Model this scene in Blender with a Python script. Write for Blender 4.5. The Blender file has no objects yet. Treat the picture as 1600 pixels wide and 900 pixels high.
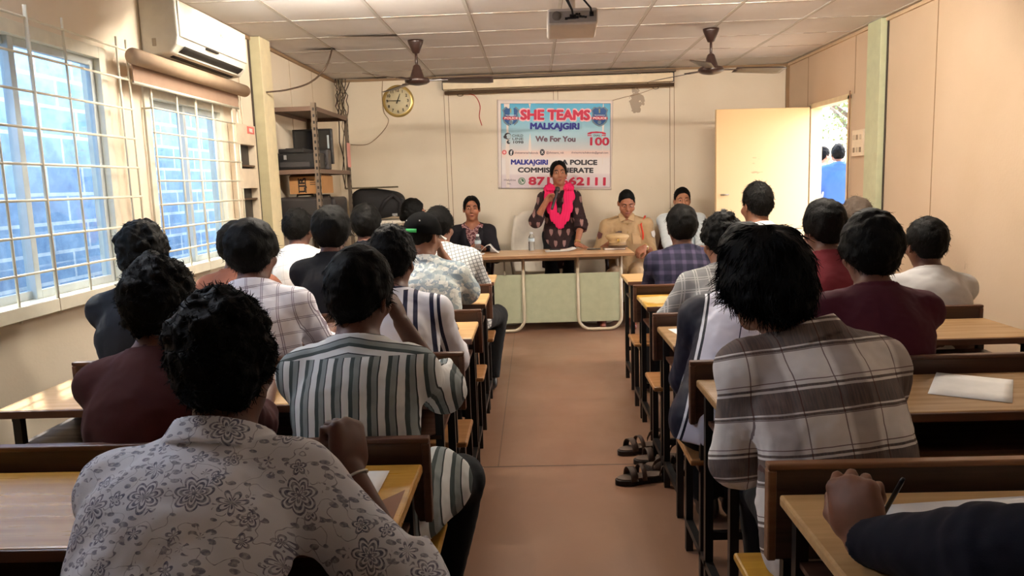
import bpy, bmesh, math, random
import numpy as np
from mathutils import Vector, Matrix
from concurrent.futures import ThreadPoolExecutor

# ------------------------------------------------------------------ camera
SC = bpy.context.scene
COL = SC.collection
PI = math.pi
FPX, YAW, PITCH, ROLL, CAMH = 1189.4, .03239, .13766, -.03296, 1.40
CEIL = CAMH + 1.113
_cy, _sy = math.cos(YAW), math.sin(YAW)
_f = np.array([-_sy*math.cos(PITCH), _cy*math.cos(PITCH), -math.sin(PITCH)])
_r0 = np.array([_cy, _sy, 0.]); _u0 = np.cross(_r0, _f)
_r = _r0*math.cos(ROLL) + _u0*math.sin(ROLL)
_u = -_r0*math.sin(ROLL) + _u0*math.cos(ROLL)
cam_d = bpy.data.cameras.new('camera'); cam = bpy.data.objects.new('camera', cam_d); COL.objects.link(cam)
cam_d.sensor_fit = 'HORIZONTAL'; cam_d.sensor_width = 36; cam_d.lens = FPX/1600*36; cam_d.clip_start = .02
cam.matrix_world = Matrix(((_r[0], _u[0], -_f[0], 0), (_r[1], _u[1], -_f[1], 0), (_r[2], _u[2], -_f[2], CAMH), (0, 0, 0, 1)))
SC.camera = cam

def _ray(x, y): return _f + _r*(x-800)/FPX + _u*(450-y)/FPX
def atz(x, y, z):
    d = _ray(x, y); return np.array([0, 0, CAMH]) + d*((z-CAMH)/d[2])
def aty(x, y, Y):
    d = _ray(x, y); return np.array([0, 0, CAMH]) + d*(Y/d[1])
def atx(x, y, X):
    d = _ray(x, y); return np.array([0, 0, CAMH]) + d*(X/d[0])

# ------------------------------------------------------------------ light and exposure
vs = SC.view_settings
SC.display_settings.display_device = 'sRGB'
vs.view_transform = 'Standard'; vs.look = 'None'; vs.gamma = 1; vs.use_curve_mapping = False
vs.exposure = 0.40
SKY = 1.5
SC.cycles.use_denoising = True
SC.cycles.max_bounces = 10; SC.cycles.diffuse_bounces = 6
SC.cycles.sample_clamp_indirect = 8.0
W = bpy.data.worlds.new('World'); SC.world = W; W.use_nodes = True
wn = W.node_tree.nodes; wl = W.node_tree.links
sky = wn.new('ShaderNodeTexSky'); sky.sky_type = 'NISHITA'; sky.sun_disc = False
sky.sun_elevation = math.radians(48); sky.sun_rotation = math.radians(60); sky.dust_density = 2.5
bgn = wn['Background']; wl.new(sky.outputs['Color'], bgn.inputs['Color']); bgn.inputs['Strength'].default_value = SKY

def light(name, kind, loc, rot, energy, color=(1, 1, 1), **kw):
    d = bpy.data.lights.new(name, kind); d.energy = energy; d.color = color
    for k, v in kw.items(): setattr(d, k, v)
    o = bpy.data.objects.new(name, d); o.location = loc; o.rotation_euler = rot; COL.objects.link(o); return o
sun = light('sun', 'SUN', (6, 2, 8), (0, 0, 0), 9.0, (1, .95, .86), angle=.02)
sun.rotation_euler = Vector((.35, -.5, -.8)).to_track_quat('-Z', 'Y').to_euler()
# unseen tube lights added to brighten the hall: place, strength
XL_, XR_ = -2.05, 2.65
ADDED_TUBES = [((-.95, 4.20, CEIL), 430, (255, 243, 226)), ((1.30, 4.20, CEIL), 430, (255, 243, 226)), ((XL_, 2.1, 2.36), 115, (226, 236, 255)), ((XR_, 1.2, 2.36), 25, (255, 246, 234))]
# sampling portals at the openings (they emit nothing)
for nm, loc, rot, sx, sy in (('door_portal', (2.72, 7.0, 1.0), (0, PI/2, 0), 2.0, .95), ('window_portal', (-2.12, 4.57, 1.45), (0, -PI/2, 0), 1.1, 1.15),
                             ('window_portal', (-2.12, 3.1, 1.5), (0, -PI/2, 0), 1.2, 1.6)):
    o = light(nm, 'AREA', loc, rot, 1, shape='RECTANGLE', size=sx, size_y=sy); o.data.cycles.is_portal = True

# ------------------------------------------------------------------ materials
def srgb(r, g, b): return tuple(((c/255+.055)/1.055)**2.4 if c > 10 else c/255/12.92 for c in (r, g, b)) + (1,)
class Mat:
    def __init__(s, name, color=(200, 200, 200), rough=.6, spec=.4, metal=0, **kw):
        s.m = bpy.data.materials.new(name); s.m.use_nodes = True
        s.t = s.m.node_tree; s.N = s.t.nodes; s.L = s.t.links; s.b = s.N['Principled BSDF']
        s.c = srgb(*color)
        s.set('Base Color', s.c); s.set('Roughness', rough); s.set('Specular IOR Level', spec); s.set('Metallic', metal)
        for k, v in kw.items(): s.set(k, v)
    def set(s, k, v):
        if hasattr(v, 'is_output'): s.L.new(v, s.b.inputs[k])
        else: s.b.inputs[k].default_value = v
    def n(s, typ, **kw):
        nd = s.N.new('ShaderNode'+typ)
        for k, v in kw.items():
            if k.startswith('i_'):
                key = k[2:]; key = int(key) if key.isdigit() else key.replace('_', ' ')
                if hasattr(v, 'is_output'): s.L.new(v, nd.inputs[key])
                else: nd.inputs[key].default_value = v
            else: setattr(nd, k, v)
        return nd
    def coord(s, kind='Object'): return s.n('TexCoord').outputs[kind]
    def uv(s):
        sp = s.n('SeparateXYZ', i_Vector=s.coord('UV')); return sp.outputs[0], sp.outputs[1]
    def math(s, op, a, b=0.0, c=0.0):
        nd = s.n('Math', operation=op)
        for i, v in enumerate((a, b, c)):
            if hasattr(v, 'is_output'): s.L.new(v, nd.inputs[i])
            else: nd.inputs[i].default_value = v
        return nd.outputs[0]
    def ramp(s, fac, stops, interp='LINEAR'):
        nd = s.n('ValToRGB', i_Fac=fac); cr = nd.color_ramp; cr.interpolation = interp
        while len(cr.elements) < len(stops): cr.elements.new(.5)
        for e, (p, c) in zip(cr.elements, stops):
            e.position = p; e.color = c if len(c) == 4 else srgb(*c)
        return nd.outputs[0]
    def mix(s, fac, a, b, mode='MIX'):
        nd = s.n('Mix', data_type='RGBA', blend_type=mode)
        for i, v in ((0, fac), (6, a), (7, b)):
            if hasattr(v, 'is_output'): s.L.new(v, nd.inputs[i])
            else: nd.inputs[i].default_value = v if i == 0 else (v if len(v) == 4 else srgb(*v))
        return nd.outputs[2]
    def noise(s, vec, scale, detail=3, rough=.5):
        return s.n('TexNoise', i_Vector=vec, i_Scale=scale, i_Detail=detail, i_Roughness=rough).outputs[0]
    def mapping(s, vec, scale=(1, 1, 1), loc=(0, 0, 0), rot=(0, 0, 0)):
        return s.n('Mapping', i_Vector=vec, i_Scale=scale, i_Location=loc, i_Rotation=rot).outputs[0]
    def bump(s, h, strength=.3, dist=.01):
        s.set('Normal', s.n('Bump', i_Height=h, i_Strength=strength, i_Distance=dist).outputs[0])

_simple = {}
def simple(name, color, rough=.6, spec=.4, metal=0, **kw):
    if name not in _simple:
        s = Mat(name, color, rough, spec, metal, **kw)
        f = s.noise(s.coord(), 14, 4)
        k = s.ramp(f, [(.3, (.88, .88, .88, 1)), (.7, (1, 1, 1, 1))])
        s.set('Base Color', s.mix(1.0, s.c, k, 'MULTIPLY'))
        _simple[name] = s.m
    return _simple[name]

# ------------------------------------------------------------------ mesh helpers
class MB:
    """collects shapes in world coordinates; build() links them as one mesh object"""
    def __init__(s): s.V = []; s.F = []; s.MI = []; s.SM = []
    def add(s, V, F, mi=0, smooth=False):
        o = len(s.V); s.V += [tuple(map(float, v)) for v in V]
        for f in F: s.F.append([i+o for i in f]); s.MI.append(mi); s.SM.append(smooth)
        return s
    def box(s, lo, hi, mi=0, rot=0, tilt=None):
        c = (np.array(lo)+hi)/2; d = (np.array(hi, float)-lo)/2
        R = Matrix.Rotation(rot, 3, 'Z') if tilt is None else tilt
        V = [c+np.array(R @ Vector((a*d[0], b*d[1], e*d[2]))) for a in (-1, 1) for b in (-1, 1) for e in (-1, 1)]
        return s.add(V, [(0, 1, 3, 2), (4, 6, 7, 5), (0, 4, 5, 1), (2, 3, 7, 6), (0, 2, 6, 4), (1, 5, 7, 3)], mi)
    def tube(s, pts, r, n=10, mi=0, cap=True):
        P = [np.array(p, float) for p in pts]; m = len(P)
        rs = r if hasattr(r, '__len__') else [r]*m
        T = [P[min(i+1, m-1)]-P[max(i-1, 0)] for i in range(m)]; T = [t/(np.linalg.norm(t)+1e-12) for t in T]
        a = np.array([0, 0, 1.]) if abs(T[0][2]) < .9 else np.array([1., 0, 0])
        V = []; F = []
        for i in range(m):
            a = a-T[i]*(a@T[i]); a /= np.linalg.norm(a)+1e-12; b = np.cross(T[i], a)
            for k in range(n):
                t = 2*PI*k/n; V.append(P[i]+rs[i]*(a*math.cos(t)+b*math.sin(t)))
        for i in range(m-1):
            for k in range(n):
                k2 = (k+1) % n; F.append((i*n+k, i*n+k2, (i+1)*n+k2, (i+1)*n+k))
        if cap: F.append(tuple(range(n))[::-1]); F.append(tuple((m-1)*n+k for k in range(n)))
        return s.add(V, F, mi, True)
    def lathe(s, c, prof, n=24, axis='z', mi=0, cap=True):
        V = []; F = []; m = len(prof)
        for r, z in prof:
            for k in range(n):
                t = 2*PI*k/n; x, y = r*math.cos(t), r*math.sin(t)
                v = {'z': (x, y, z), 'y': (x, z, -y), 'x': (z, x, y)}[axis]
                V.append(np.array(c)+v)
        for i in range(m-1):
            for k in range(n):
                k2 = (k+1) % n; F.append((i*n+k, i*n+k2, (i+1)*n+k2, (i+1)*n+k))
        if cap: F.append(tuple(range(n))[::-1]); F.append(tuple((m-1)*n+k for k in range(n)))
        return s.add(V, F, mi, True)
    def prism(s, poly, origin, ux, uy, depth, mi=0):
        """polygon in plane (ux, uy) extruded along ux x uy by depth"""
        o = np.array(origin, float); ux = np.array(ux, float); uy = np.array(uy, float); w = np.cross(ux, uy)*depth
        n = len(poly); V = [o+ux*a+uy*b for a, b in poly]; V += [v+w for v in V]
        F = [tuple(range(n))[::-1], tuple(range(n, 2*n))]+[(i, (i+1) % n, n+(i+1) % n, n+i) for i in range(n)]
        return s.add(V, F, mi)
    def grid(s, fn, nu, nv, mi=0, thick=0):
        V = [fn(i/nu, j/nv) for j in range(nv+1) for i in range(nu+1)]
        F = [(j*(nu+1)+i, j*(nu+1)+i+1, (j+1)*(nu+1)+i+1, (j+1)*(nu+1)+i) for j in range(nv) for i in range(nu)]
        return s.add(V, F, mi, True)
    def build(s, name, mats, parent=None, bevel=0, seg=2, solid=0, subsurf=0):
        me = bpy.data.meshes.new(name)
        V = np.array(s.V)
        if parent is None:
            org = np.array([(V[:, 0].min()+V[:, 0].max())/2, (V[:, 1].min()+V[:, 1].max())/2, V[:, 2].min()])
        else: org = origin_of(parent)
        Vl = V-org
        me.from_pydata(Vl.tolist(), [], s.F)
        me.polygons.foreach_set('material_index', s.MI); me.polygons.foreach_set('use_smooth', s.SM)
        for m in (mats if isinstance(mats, (list, tuple)) else [mats]): me.materials.append(getattr(m, 'm', m))
        bm = bmesh.new(); bm.from_mesh(me); bmesh.ops.recalc_face_normals(bm, faces=bm.faces[:]); bm.to_mesh(me); bm.free()
        o = bpy.data.objects.new(name, me); COL.objects.link(o)
        if parent is None: o.location = org
        else: o.parent = parent
        if solid: md = o.modifiers.new('t', 'SOLIDIFY'); md.thickness = solid; md.offset = 0
        if bevel:
            md = o.modifiers.new('b', 'BEVEL'); md.width = bevel; md.segments = seg; md.limit_method = 'ANGLE'; md.angle_limit = .7
        if subsurf: md = o.modifiers.new('s', 'SUBSURF'); md.levels = subsurf; md.render_levels = subsurf
        return o
def origin_of(o):
    p = np.zeros(3)
    while o is not None: p = p+np.array(o.location); o = o.parent
    return p
def tag(o, label, cat, group=None):
    o['label'] = label; o['category'] = cat
    if group: o['group'] = group
    return o
def empty(name, loc, label=None, cat=None, group=None):
    o = bpy.data.objects.new(name, None); COL.objects.link(o); o.location = loc; o.empty_display_size = .1
    if label: tag(o, label, cat, group)
    return o
def struct(o): o['kind'] = 'structure'; return o
def text(name, body, size, origin, ux, uz, mat, parent, bold=0, xs=1.0, depth=.0012, align='CENTER', width=None):
    """lettering as a thin mesh; origin = baseline anchor"""
    cu = bpy.data.curves.new(name, 'FONT'); cu.body = body; cu.size = size; cu.align_x = align; cu.extrude = depth/2
    cu.resolution_u = 3
    t = bpy.data.objects.new(name, cu); COL.objects.link(t); bpy.context.view_layer.update()
    me = bpy.data.meshes.new_from_object(t.evaluated_get(bpy.context.evaluated_depsgraph_get()))
    bpy.data.objects.remove(t); bpy.data.curves.remove(cu)
    me.name = name
    if width:
        xsv = [v.co.x for v in me.vertices]; xs = width/(max(xsv)-min(xsv))
    if bold:
        nv = len(me.vertices); co = np.empty(nv*3); me.vertices.foreach_get('co', co); co = co.reshape(-1, 3); fs = [list(p.vertices) for p in me.polygons]; VV, FF = [], []
        for i, (dx, dy) in enumerate(((-1, 0), (1, 0), (0, -.8), (0, .8), (-.7, -.6), (.7, .6), (-.7, .6), (.7, -.6))):
            VV.append(co+np.array((dx*bold/xs, dy*bold, i*.00004))); FF += [[k+i*nv for k in f] for f in fs]
        bpy.data.meshes.remove(me); me = bpy.data.meshes.new(name); me.from_pydata(np.concatenate(VV).tolist(), [], FF)
    ux = Vector(ux); uz = Vector(uz); n = ux.cross(uz); o = Vector(origin)-(Vector(origin_of(parent)) if parent else Vector())
    for v in me.vertices: v.co = o+ux*(v.co.x*xs)+uz*v.co.y+n*v.co.z
    me.materials.clear(); me.materials.append(getattr(mat, 'm', mat))
    ob = bpy.data.objects.new(name, me); COL.objects.link(ob); ob.parent = parent; return ob
# ------------------------------------------------------------------ the room
XL, XR, YB, YN = -2.05, 2.65, 8.12, -1.6
def wall_mat(name, col, patch=None):
    m = Mat(name, col, .62, .3)
    co = m.coord()
    a = m.ramp(m.noise(co, 1.3, 4), [(.3, (.90, .88, .85, 1)), (.65, (1, 1, 1, 1))])
    c = m.mix(1.0, m.c, a, 'MULTIPLY')
    spots = m.ramp(m.noise(m.mapping(co, (9, 9, 7)), 1.0, 5, .65), [(.70, (0, 0, 0, 1)), (.78, (1, 1, 1, 1))])
    c = m.mix(m.math('MULTIPLY', spots, .45), c, srgb(150, 128, 104))
    if patch:
        (px, pz, rx, rz) = patch
        sp = m.n('SeparateXYZ', i_Vector=co)
        dx = m.math('DIVIDE', m.math('SUBTRACT', sp.outputs[0], px), rx); dz = m.math('DIVIDE', m.math('SUBTRACT', sp.outputs[2], pz), rz)
        e = m.math('ADD', m.math('MULTIPLY', dx, dx), m.math('MULTIPLY', dz, dz))
        e = m.math('ADD', e, m.math('MULTIPLY', m.math('SUBTRACT', m.noise(co, 17, 2), .5), 4.2))
        k = m.math('LESS_THAN', e, .75)
        c = m.mix(k, c, srgb(176, 160, 142))
    m.set('Base Color', c); m.bump(m.noise(co, 60, 3), .08)
    return m.m
BWC = (0.3, YB)          # centre of the back wall
M_back = wall_mat('cream_paint', (234, 222, 202), (1.095-(XL+XR)/2, 2.20, .07, .13))
M_left = wall_mat('cream_paint_side', (234, 222, 202))
M_right = wall_mat('shaded_wall_paint', (206, 182, 156))  # right wall's shade put into its colour, darker than the other walls
M_trim = simple('ivory_trim', (232, 218, 180), .5)
M_green = simple('pale_green_paint', (192, 196, 162), .5)
M_tan = simple('tan_paint', (174, 166, 134), .5)
M_dark = simple('dark_gap', (60, 50, 42), .8)

b = MB()
b.box((XL-.2, YB, 0), (XR+.2, YB+.08, CEIL+.1))
for sx in (-.885, .255, 1.457): b.box((sx-.022, YB-.006, 0), (sx+.022, YB+.01, CEIL), 1)
for sx in (-.907, -.861, .233, .279, 1.435, 1.479): b.box((sx-.0025, YB-.0068, 0), (sx+.0025, YB, CEIL), 2)
b.box((XR-.03, YB-.03, 0), (XR, YB, CEIL), 2)
b.box((XL, YB-.018, CEIL-.022), (XR, YB, CEIL), 2)
struct(b.build('wall_back', [M_back, M_back, simple('seam_brown', (150, 122, 92), .7)]))
W1 = (4.06, 5.10, .93, 1.97); W2 = (2.45, 3.72, .93, 2.10)
b = MB()
ys = [YN, W2[0], W2[1], W1[0], W1[1], YB+.08]
for i in range(5):
    y0, y1 = ys[i], ys[i+1]
    if i in (1, 3):
        w = W2 if i == 1 else W1
        b.box((XL-.08, y0, 0), (XL, y1, w[2])); b.box((XL-.08, y0, w[3]), (XL, y1, CEIL+.1))
    else: b.box((XL-.08, y0, 0), (XL, y1, CEIL+.1))
for sy in (5.45, 6.62, 7.28): b.box((XL-.01, sy-.004, 0), (XL+.002, sy+.004, CEIL), 1)
struct(b.build('wall_left', [M_left, simple('seam_grey', (190, 168, 138), .7)]))
D = (6.54, 7.45, 2.03)
b = MB()
b.box((XR, YN, 0), (XR+.08, D[0], CEIL+.1)); b.box((XR, D[1], 0), (XR+.08, YB+.08, CEIL+.1)); b.box((XR, D[0], D[2]), (XR+.08, D[1], CEIL+.1))
for sy in (6.47, 7.55, 5.2, 4.0): b.box((XR-.002, sy-.004, D[2] if 6.4 < sy < 7.6 else 0), (XR+.01, sy+.004, CEIL), 1)
struct(b.build('wall_right', [M_right, simple('seam_brown', (150, 122, 92))]))
b = MB(); b.box((XL-.2, YN-.08, 0), (XR+.2, YN, CEIL+.1)); struct(b.build('wall_rear', M_left))

# floor: worn brown sheet with a joint across the aisle and one along it
m = Mat('brown_floor_sheet', (196, 148, 112), .45, .55)
co = m.coord(); sp = m.n('SeparateXYZ', i_Vector=co)
FX, FY = (XL+XR)/2, (YN+YB)/2
base = m.mix(m.ramp(m.noise(co, .9, 5), [(.35, (0, 0, 0, 1)), (.7, (1, 1, 1, 1))]), srgb(120, 87, 68), srgb(142, 108, 86))
base = m.mix(m.math('MULTIPLY', m.ramp(m.noise(m.mapping(co, (2.2, .5, 1)), 2.5, 5), [(.55, (0, 0, 0, 1)), (.75, (1, 1, 1, 1))]), .35), base, srgb(98, 68, 50))
l1 = m.math('LESS_THAN', m.math('ABSOLUTE', m.math('ADD', m.math('SUBTRACT', sp.outputs[1], 3.63-FY), m.math('MULTIPLY', m.math('SUBTRACT', m.noise(co, 3, 2), .5), .012))), .006)
l2 = m.math('MULTIPLY', m.math('LESS_THAN', m.math('ABSOLUTE', m.math('SUBTRACT', sp.outputs[0], -.215-FX)), .0035), m.math('GREATER_THAN', sp.outputs[1], 3.63-FY))
l3 = m.math('LESS_THAN', m.math('ABSOLUTE', m.math('SUBTRACT', sp.outputs[1], 6.07-FY)), .003)
base = m.mix(m.math('MAXIMUM', l1, m.math('MULTIPLY', m.math('MAXIMUM', l2, l3), .6)), base, srgb(66, 44, 32))
m.set('Base Color', base); m.set('Roughness', m.ramp(m.noise(co, 3, 4), [(.3, (.30, .30, .30, 1)), (.7, (.46, .46, .46, 1))]))
b = MB(); b.box((XL-.2, YN-.1, -.08), (XR+.2, YB+.1, 0)); struct(b.build('floor', m.m))

# ceiling: lay-in tiles on thin bars, a few tiles out of line
GX, GY, GP, GQ = -1.59874, 4.6519, .6, .594
m = Mat('ceiling_tile', (224, 222, 222), .8, .2)
co = m.coord(); sp = m.n('SeparateXYZ', i_Vector=co)
cx_, cy_ = (XL+XR)/2, (YN+YB)/2
ix = m.math('FLOOR', m.math('DIVIDE', m.math('SUBTRACT', sp.outputs[0], GX-cx_), GP)); iy = m.math('FLOOR', m.math('DIVIDE', m.math('SUBTRACT', sp.outputs[1], GY-cy_), GQ))
wnz = m.n('TexWhiteNoise', noise_dimensions='2D', i_Vector=m.n('CombineXYZ', i_0=ix, i_1=iy).outputs[0]).outputs[0]
k = m.ramp(wnz, [(0, (.93, .93, .93, 1)), (1, (1, 1, 1, 1))])
st = m.ramp(m.noise(co, 1.1, 5), [(.38, (.9, .88, .86, 1)), (.6, (1, 1, 1, 1))])
m.set('Base Color', m.mix(1, m.mix(1, m.c, k, 'MULTIPLY'), st, 'MULTIPLY')); m.bump(m.noise(co, 140, 2), .12)
b = MB(); b.box((XL-.2, YN-.1, CEIL+.004), (XR+.2, YB+.1, CEIL+.08))
xs = [GX+GP*i for i in range(-1, 8) if XL < GX+GP*i < XR]; yy = [GY+GQ*j for j in range(-11, 7) if YN < GY+GQ*j < YB]
for x in xs:
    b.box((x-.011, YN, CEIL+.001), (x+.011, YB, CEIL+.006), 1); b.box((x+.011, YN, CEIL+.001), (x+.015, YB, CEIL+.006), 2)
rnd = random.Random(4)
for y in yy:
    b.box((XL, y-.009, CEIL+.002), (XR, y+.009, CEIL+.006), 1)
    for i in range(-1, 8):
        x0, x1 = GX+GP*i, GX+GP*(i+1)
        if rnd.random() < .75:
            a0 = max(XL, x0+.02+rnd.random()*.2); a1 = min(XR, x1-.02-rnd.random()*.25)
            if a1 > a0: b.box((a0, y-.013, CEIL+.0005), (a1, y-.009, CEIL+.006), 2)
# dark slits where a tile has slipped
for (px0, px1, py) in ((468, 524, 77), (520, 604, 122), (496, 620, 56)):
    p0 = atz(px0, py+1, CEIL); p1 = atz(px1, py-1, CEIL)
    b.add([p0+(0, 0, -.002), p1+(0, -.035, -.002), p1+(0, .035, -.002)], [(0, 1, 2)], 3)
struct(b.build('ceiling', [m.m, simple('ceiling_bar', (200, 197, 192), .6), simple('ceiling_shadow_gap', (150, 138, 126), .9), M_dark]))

# posts of the cabin walls and trims
b = MB(); b.box((XL, 5.68, 0), (XL+.085, 5.9, CEIL)); b.box((XL, 5.665, 0), (XL+.012, 5.68, CEIL), 1)
b.box((XL+.085, 5.68, 0), (XL+.088, 5.9, CEIL), 2)
struct(b.build('trim_1', [M_tan, M_dark, M_trim], bevel=.004))
b = MB(); b.box((XR-.055, 5.90, 0), (XR, 6.13, CEIL)); b.box((XR-.012, 5.885, 0), (XR, 5.90, CEIL), 1); b.box((XR-.02, 6.13, 0), (XR, 6.17, CEIL), 2)
struct(b.build('trim_2', [M_green, M_dark, simple('brown_strip', (140, 104, 78))], bevel=.004))
b = MB(); b.box((XL, YN, CEIL-.025), (XL+.02, YB, CEIL), 0); struct(b.build('trim_3', simple('seam_brown', (150, 122, 92))))
b = MB(); b.box((XR-.02, YN, CEIL-.025), (XR, YB, CEIL), 0); struct(b.build('trim_4', simple('beige_trim', (206, 178, 146))))
for nm, lo, hi in (('baseboard_left', (XL, YN, 0), (XL+.012, 5.66, .09)), ('baseboard_back', (XL, YB-.012, 0), (XR, YB, .09)), ('baseboard_right', (XR-.012, YN, 0), (XR, 5.88, .09))):
    b = MB(); b.box(lo, hi); struct(b.build(nm, simple('brown_strip', (140, 104, 78))))

# ------------------------------------------------------------------ windows
M_alu = simple('white_window_metal', (230, 226, 208), .4)
M_grill = simple('cream_grill_paint', (236, 230, 208), .45)
g = Mat('window_glass', (255, 255, 255), .02, .5)
g.N.remove(g.b); gl = g.n('BsdfGlossy', i_Roughness=.03); tr = g.n('BsdfTransparent', i_Color=(.93, .97, .98, 1)); 
mx = g.n('MixShader', i_0=.06); g.L.new(tr.outputs[0], mx.inputs[1]); g.L.new(gl.outputs[0], mx.inputs[2]); g.L.new(mx.outputs[0], g.N['Material Output'].inputs[0])
M_glass = g.m
def window(n, w):
    y0, y1, z0, z1 = w
    root = empty('window_%d' % n, (XL, (y0+y1)/2, z0)); root['kind'] = 'structure'
    x0, x1 = XL-.085, XL+.012
    b = MB(); f = .055
    b.box((x0, y0, z0), (x1, y0+f, z1)); b.box((x0, y1-f, z0), (x1, y1, z1)); b.box((x0, y0+f, z1-f), (x1, y1-f, z1)); b.box((x0, y0+f, z0), (x1+.05, y1-f, z0+f))
    b.build('window_frame', M_alu, root, bevel=.003)
    ym = (y0+y1)/2
    for (a, c, xo) in ((y0+f, ym+.02, -.05), (ym-.02, y1-f, -.03)):
        s = MB(); t = .035
        s.box((XL+xo-.012, a, z0+f), (XL+xo+.012, a+t, z1-f)); s.box((XL+xo-.012, c-t, z0+f), (XL+xo+.012, c, z1-f))
        s.box((XL+xo-.012, a+t, z0+f), (XL+xo+.012, c-t, z0+f+t)); s.box((XL+xo-.012, a+t, z1-f-t), (XL+xo+.012, c-t, z1-f))
        so = s.build('sash', simple('sash_metal', (196, 204, 204), .35), root, bevel=.002)
        p = MB(); p.box((XL+xo-.002, a+t, z0+f+t), (XL+xo+.002, c-t, z1-f-t)); p.build('pane', M_glass, so)
    gr = MB(); gx = XL+.055
    nb = 9
    for i in range(nb):
        z = z0+.03+(z1-z0-.02)*i/(nb-1); gr.tube([(gx, y0-.02, z), (gx, y1+.13, z)], .0055, 8)
    for y in (y0-.01, ym-.24, ym, ym+.24, y1+.03, y1+.12): gr.tube([(gx, y, z0-.01), (gx, y, z1+.06)], .0055 if y != ym else .008, 8)
    for z in (z0+.12, z1-.12):
        for y in (y0-.01, y1+.12): gr.tube([(XL, y, z), (gx, y, z)], .005, 8)
    gr.build('grill', M_grill, root)
    return root
window(1, W1); window(2, W2)

# brick wall of the next building, close outside the windows
m = Mat('whitewashed_brick', (176, 196, 214), .8, .2)
co = m.mapping(m.coord(), rot=(PI/2, 0, PI/2))
sp = m.n('SeparateXYZ', i_Vector=m.coord())
cv = m.n('CombineXYZ', i_0=sp.outputs[1], i_1=sp.outputs[2]).outputs[0]
br = m.n('TexBrick', i_Vector=cv, i_Scale=1.0); br.inputs['Brick Width'].default_value = .40; br.inputs['Row Height'].default_value = .19; br.inputs['Mortar Size'].default_value = .012
br.inputs['Color1'].default_value = srgb(112, 146, 184); br.inputs['Color2'].default_value = srgb(130, 162, 196); br.inputs['Mortar'].default_value = srgb(182, 200, 216)
wv = m.ramp(m.noise(cv, 6, 5, .7), [(.35, (.62, .66, .72, 1)), (.6, (1, 1, 1, 1))])
m.set('Base Color', m.mix(1, br.outputs[0], wv, 'MULTIPLY')); m.bump(br.outputs[1], -.5, .02)
b = MB(); b.box((XL-1.25, -3.5, -.1), (XL-1.1, 10.5, 3.5)); struct(b.build('exterior_wall', m.m))
m = Mat('earth_ground', (176, 158, 132), .9, .1); m.set('Base Color', m.mix(m.noise(m.coord(), 1.5, 5), srgb(156, 138, 112), srgb(196, 180, 156)))
b = MB(); b.box((-14, -14, -.3), (40, 40, -.1)); struct(b.build('exterior_ground', m.m))

# ------------------------------------------------------------------ door
b = MB(); t = .05
b.box((XR-.015, D[0]-t*.2, 0), (XR+.095, D[0]+.035, D[2])); b.box((XR-.015, D[1]-.035, 0), (XR+.095, D[1]+t*.2, D[2])); b.box((XR-.015, D[0]-.01, D[2]-.035), (XR+.095, D[1]+.01, D[2]+.01))
b.box((XR-.02, D[0]-.022, 0), (XR-.012, D[0]-.008, D[2]+.03), 1)
struct(b.build('trim_5', [simple('door_frame_paint', (226, 206, 168), .5), simple('brown_strip', (140, 104, 78))], bevel=.003))
m = Mat('door_leaf_paint', (222, 190, 144), .5, .35)
co = m.coord(); sp = m.n('SeparateXYZ', i_Vector=co)
scr = m.ramp(m.noise(m.mapping(co, (7, 7, 26)), 1, 4, .6), [(.66, (0, 0, 0, 1)), (.72, (1, 1, 1, 1))])
zone = m.math('MULTIPLY', m.math('LESS_THAN', m.math('ABSOLUTE', m.math('SUBTRACT', sp.outputs[2], 1.42)), .16), m.math('LESS_THAN', m.math('ABSOLUTE', sp.outputs[0]), .22))
m.set('Base Color', m.mix(m.math('MULTIPLY', m.math('MULTIPLY', scr, zone), .8), m.c, srgb(172, 146, 110)))
hx, hy, ex, ey = XR-.03, 7.43, 1.715, 7.30
ang = math.atan2(ey-hy, ex-hx); ln = math.hypot(ex-hx, ey-hy)
dr = MB(); c = np.array([(hx+ex)/2, (hy+ey)/2, 1.015]); dr.box(c-(ln/2, .018, .995), c+(ln/2, .018, .995), rot=ang)
dr_o = dr.build('door_1', m.m, bevel=.003); dr_o['kind'] = 'structure'
k = MB(); n_ = np.array([math.sin(ang), -math.cos(ang), 0]);
if n_[1] > 0: n_ = -n_
e_ = np.array([math.cos(ang), math.sin(ang), 0]); hb = np.array([ex, ey, 1.0])-e_*.07
k.tube([hb+n_*.018, hb+n_*.05], .012); k.tube([hb+n_*.05-(0, 0, .06), hb+n_*.05+(0, 0, .06)], .009)
k.box(hb+n_*.02-(.02, .004, .09), hb+n_*.02+(.02, .004, .09), rot=ang)
k.build('door_handle', simple('dull_steel', (150, 140, 124), .4, .5, .6), dr_o)
k = MB(); kb = hb+(0, 0, .22); k.tube([kb+n_*.018-e_*0, kb+n_*.03], .01); k.tube([kb+n_*.03-e_*.05, kb+n_*.03+e_*.03], .007)
k.build('tower_bolt', simple('dull_steel', (150, 140, 124)), dr_o)
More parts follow.
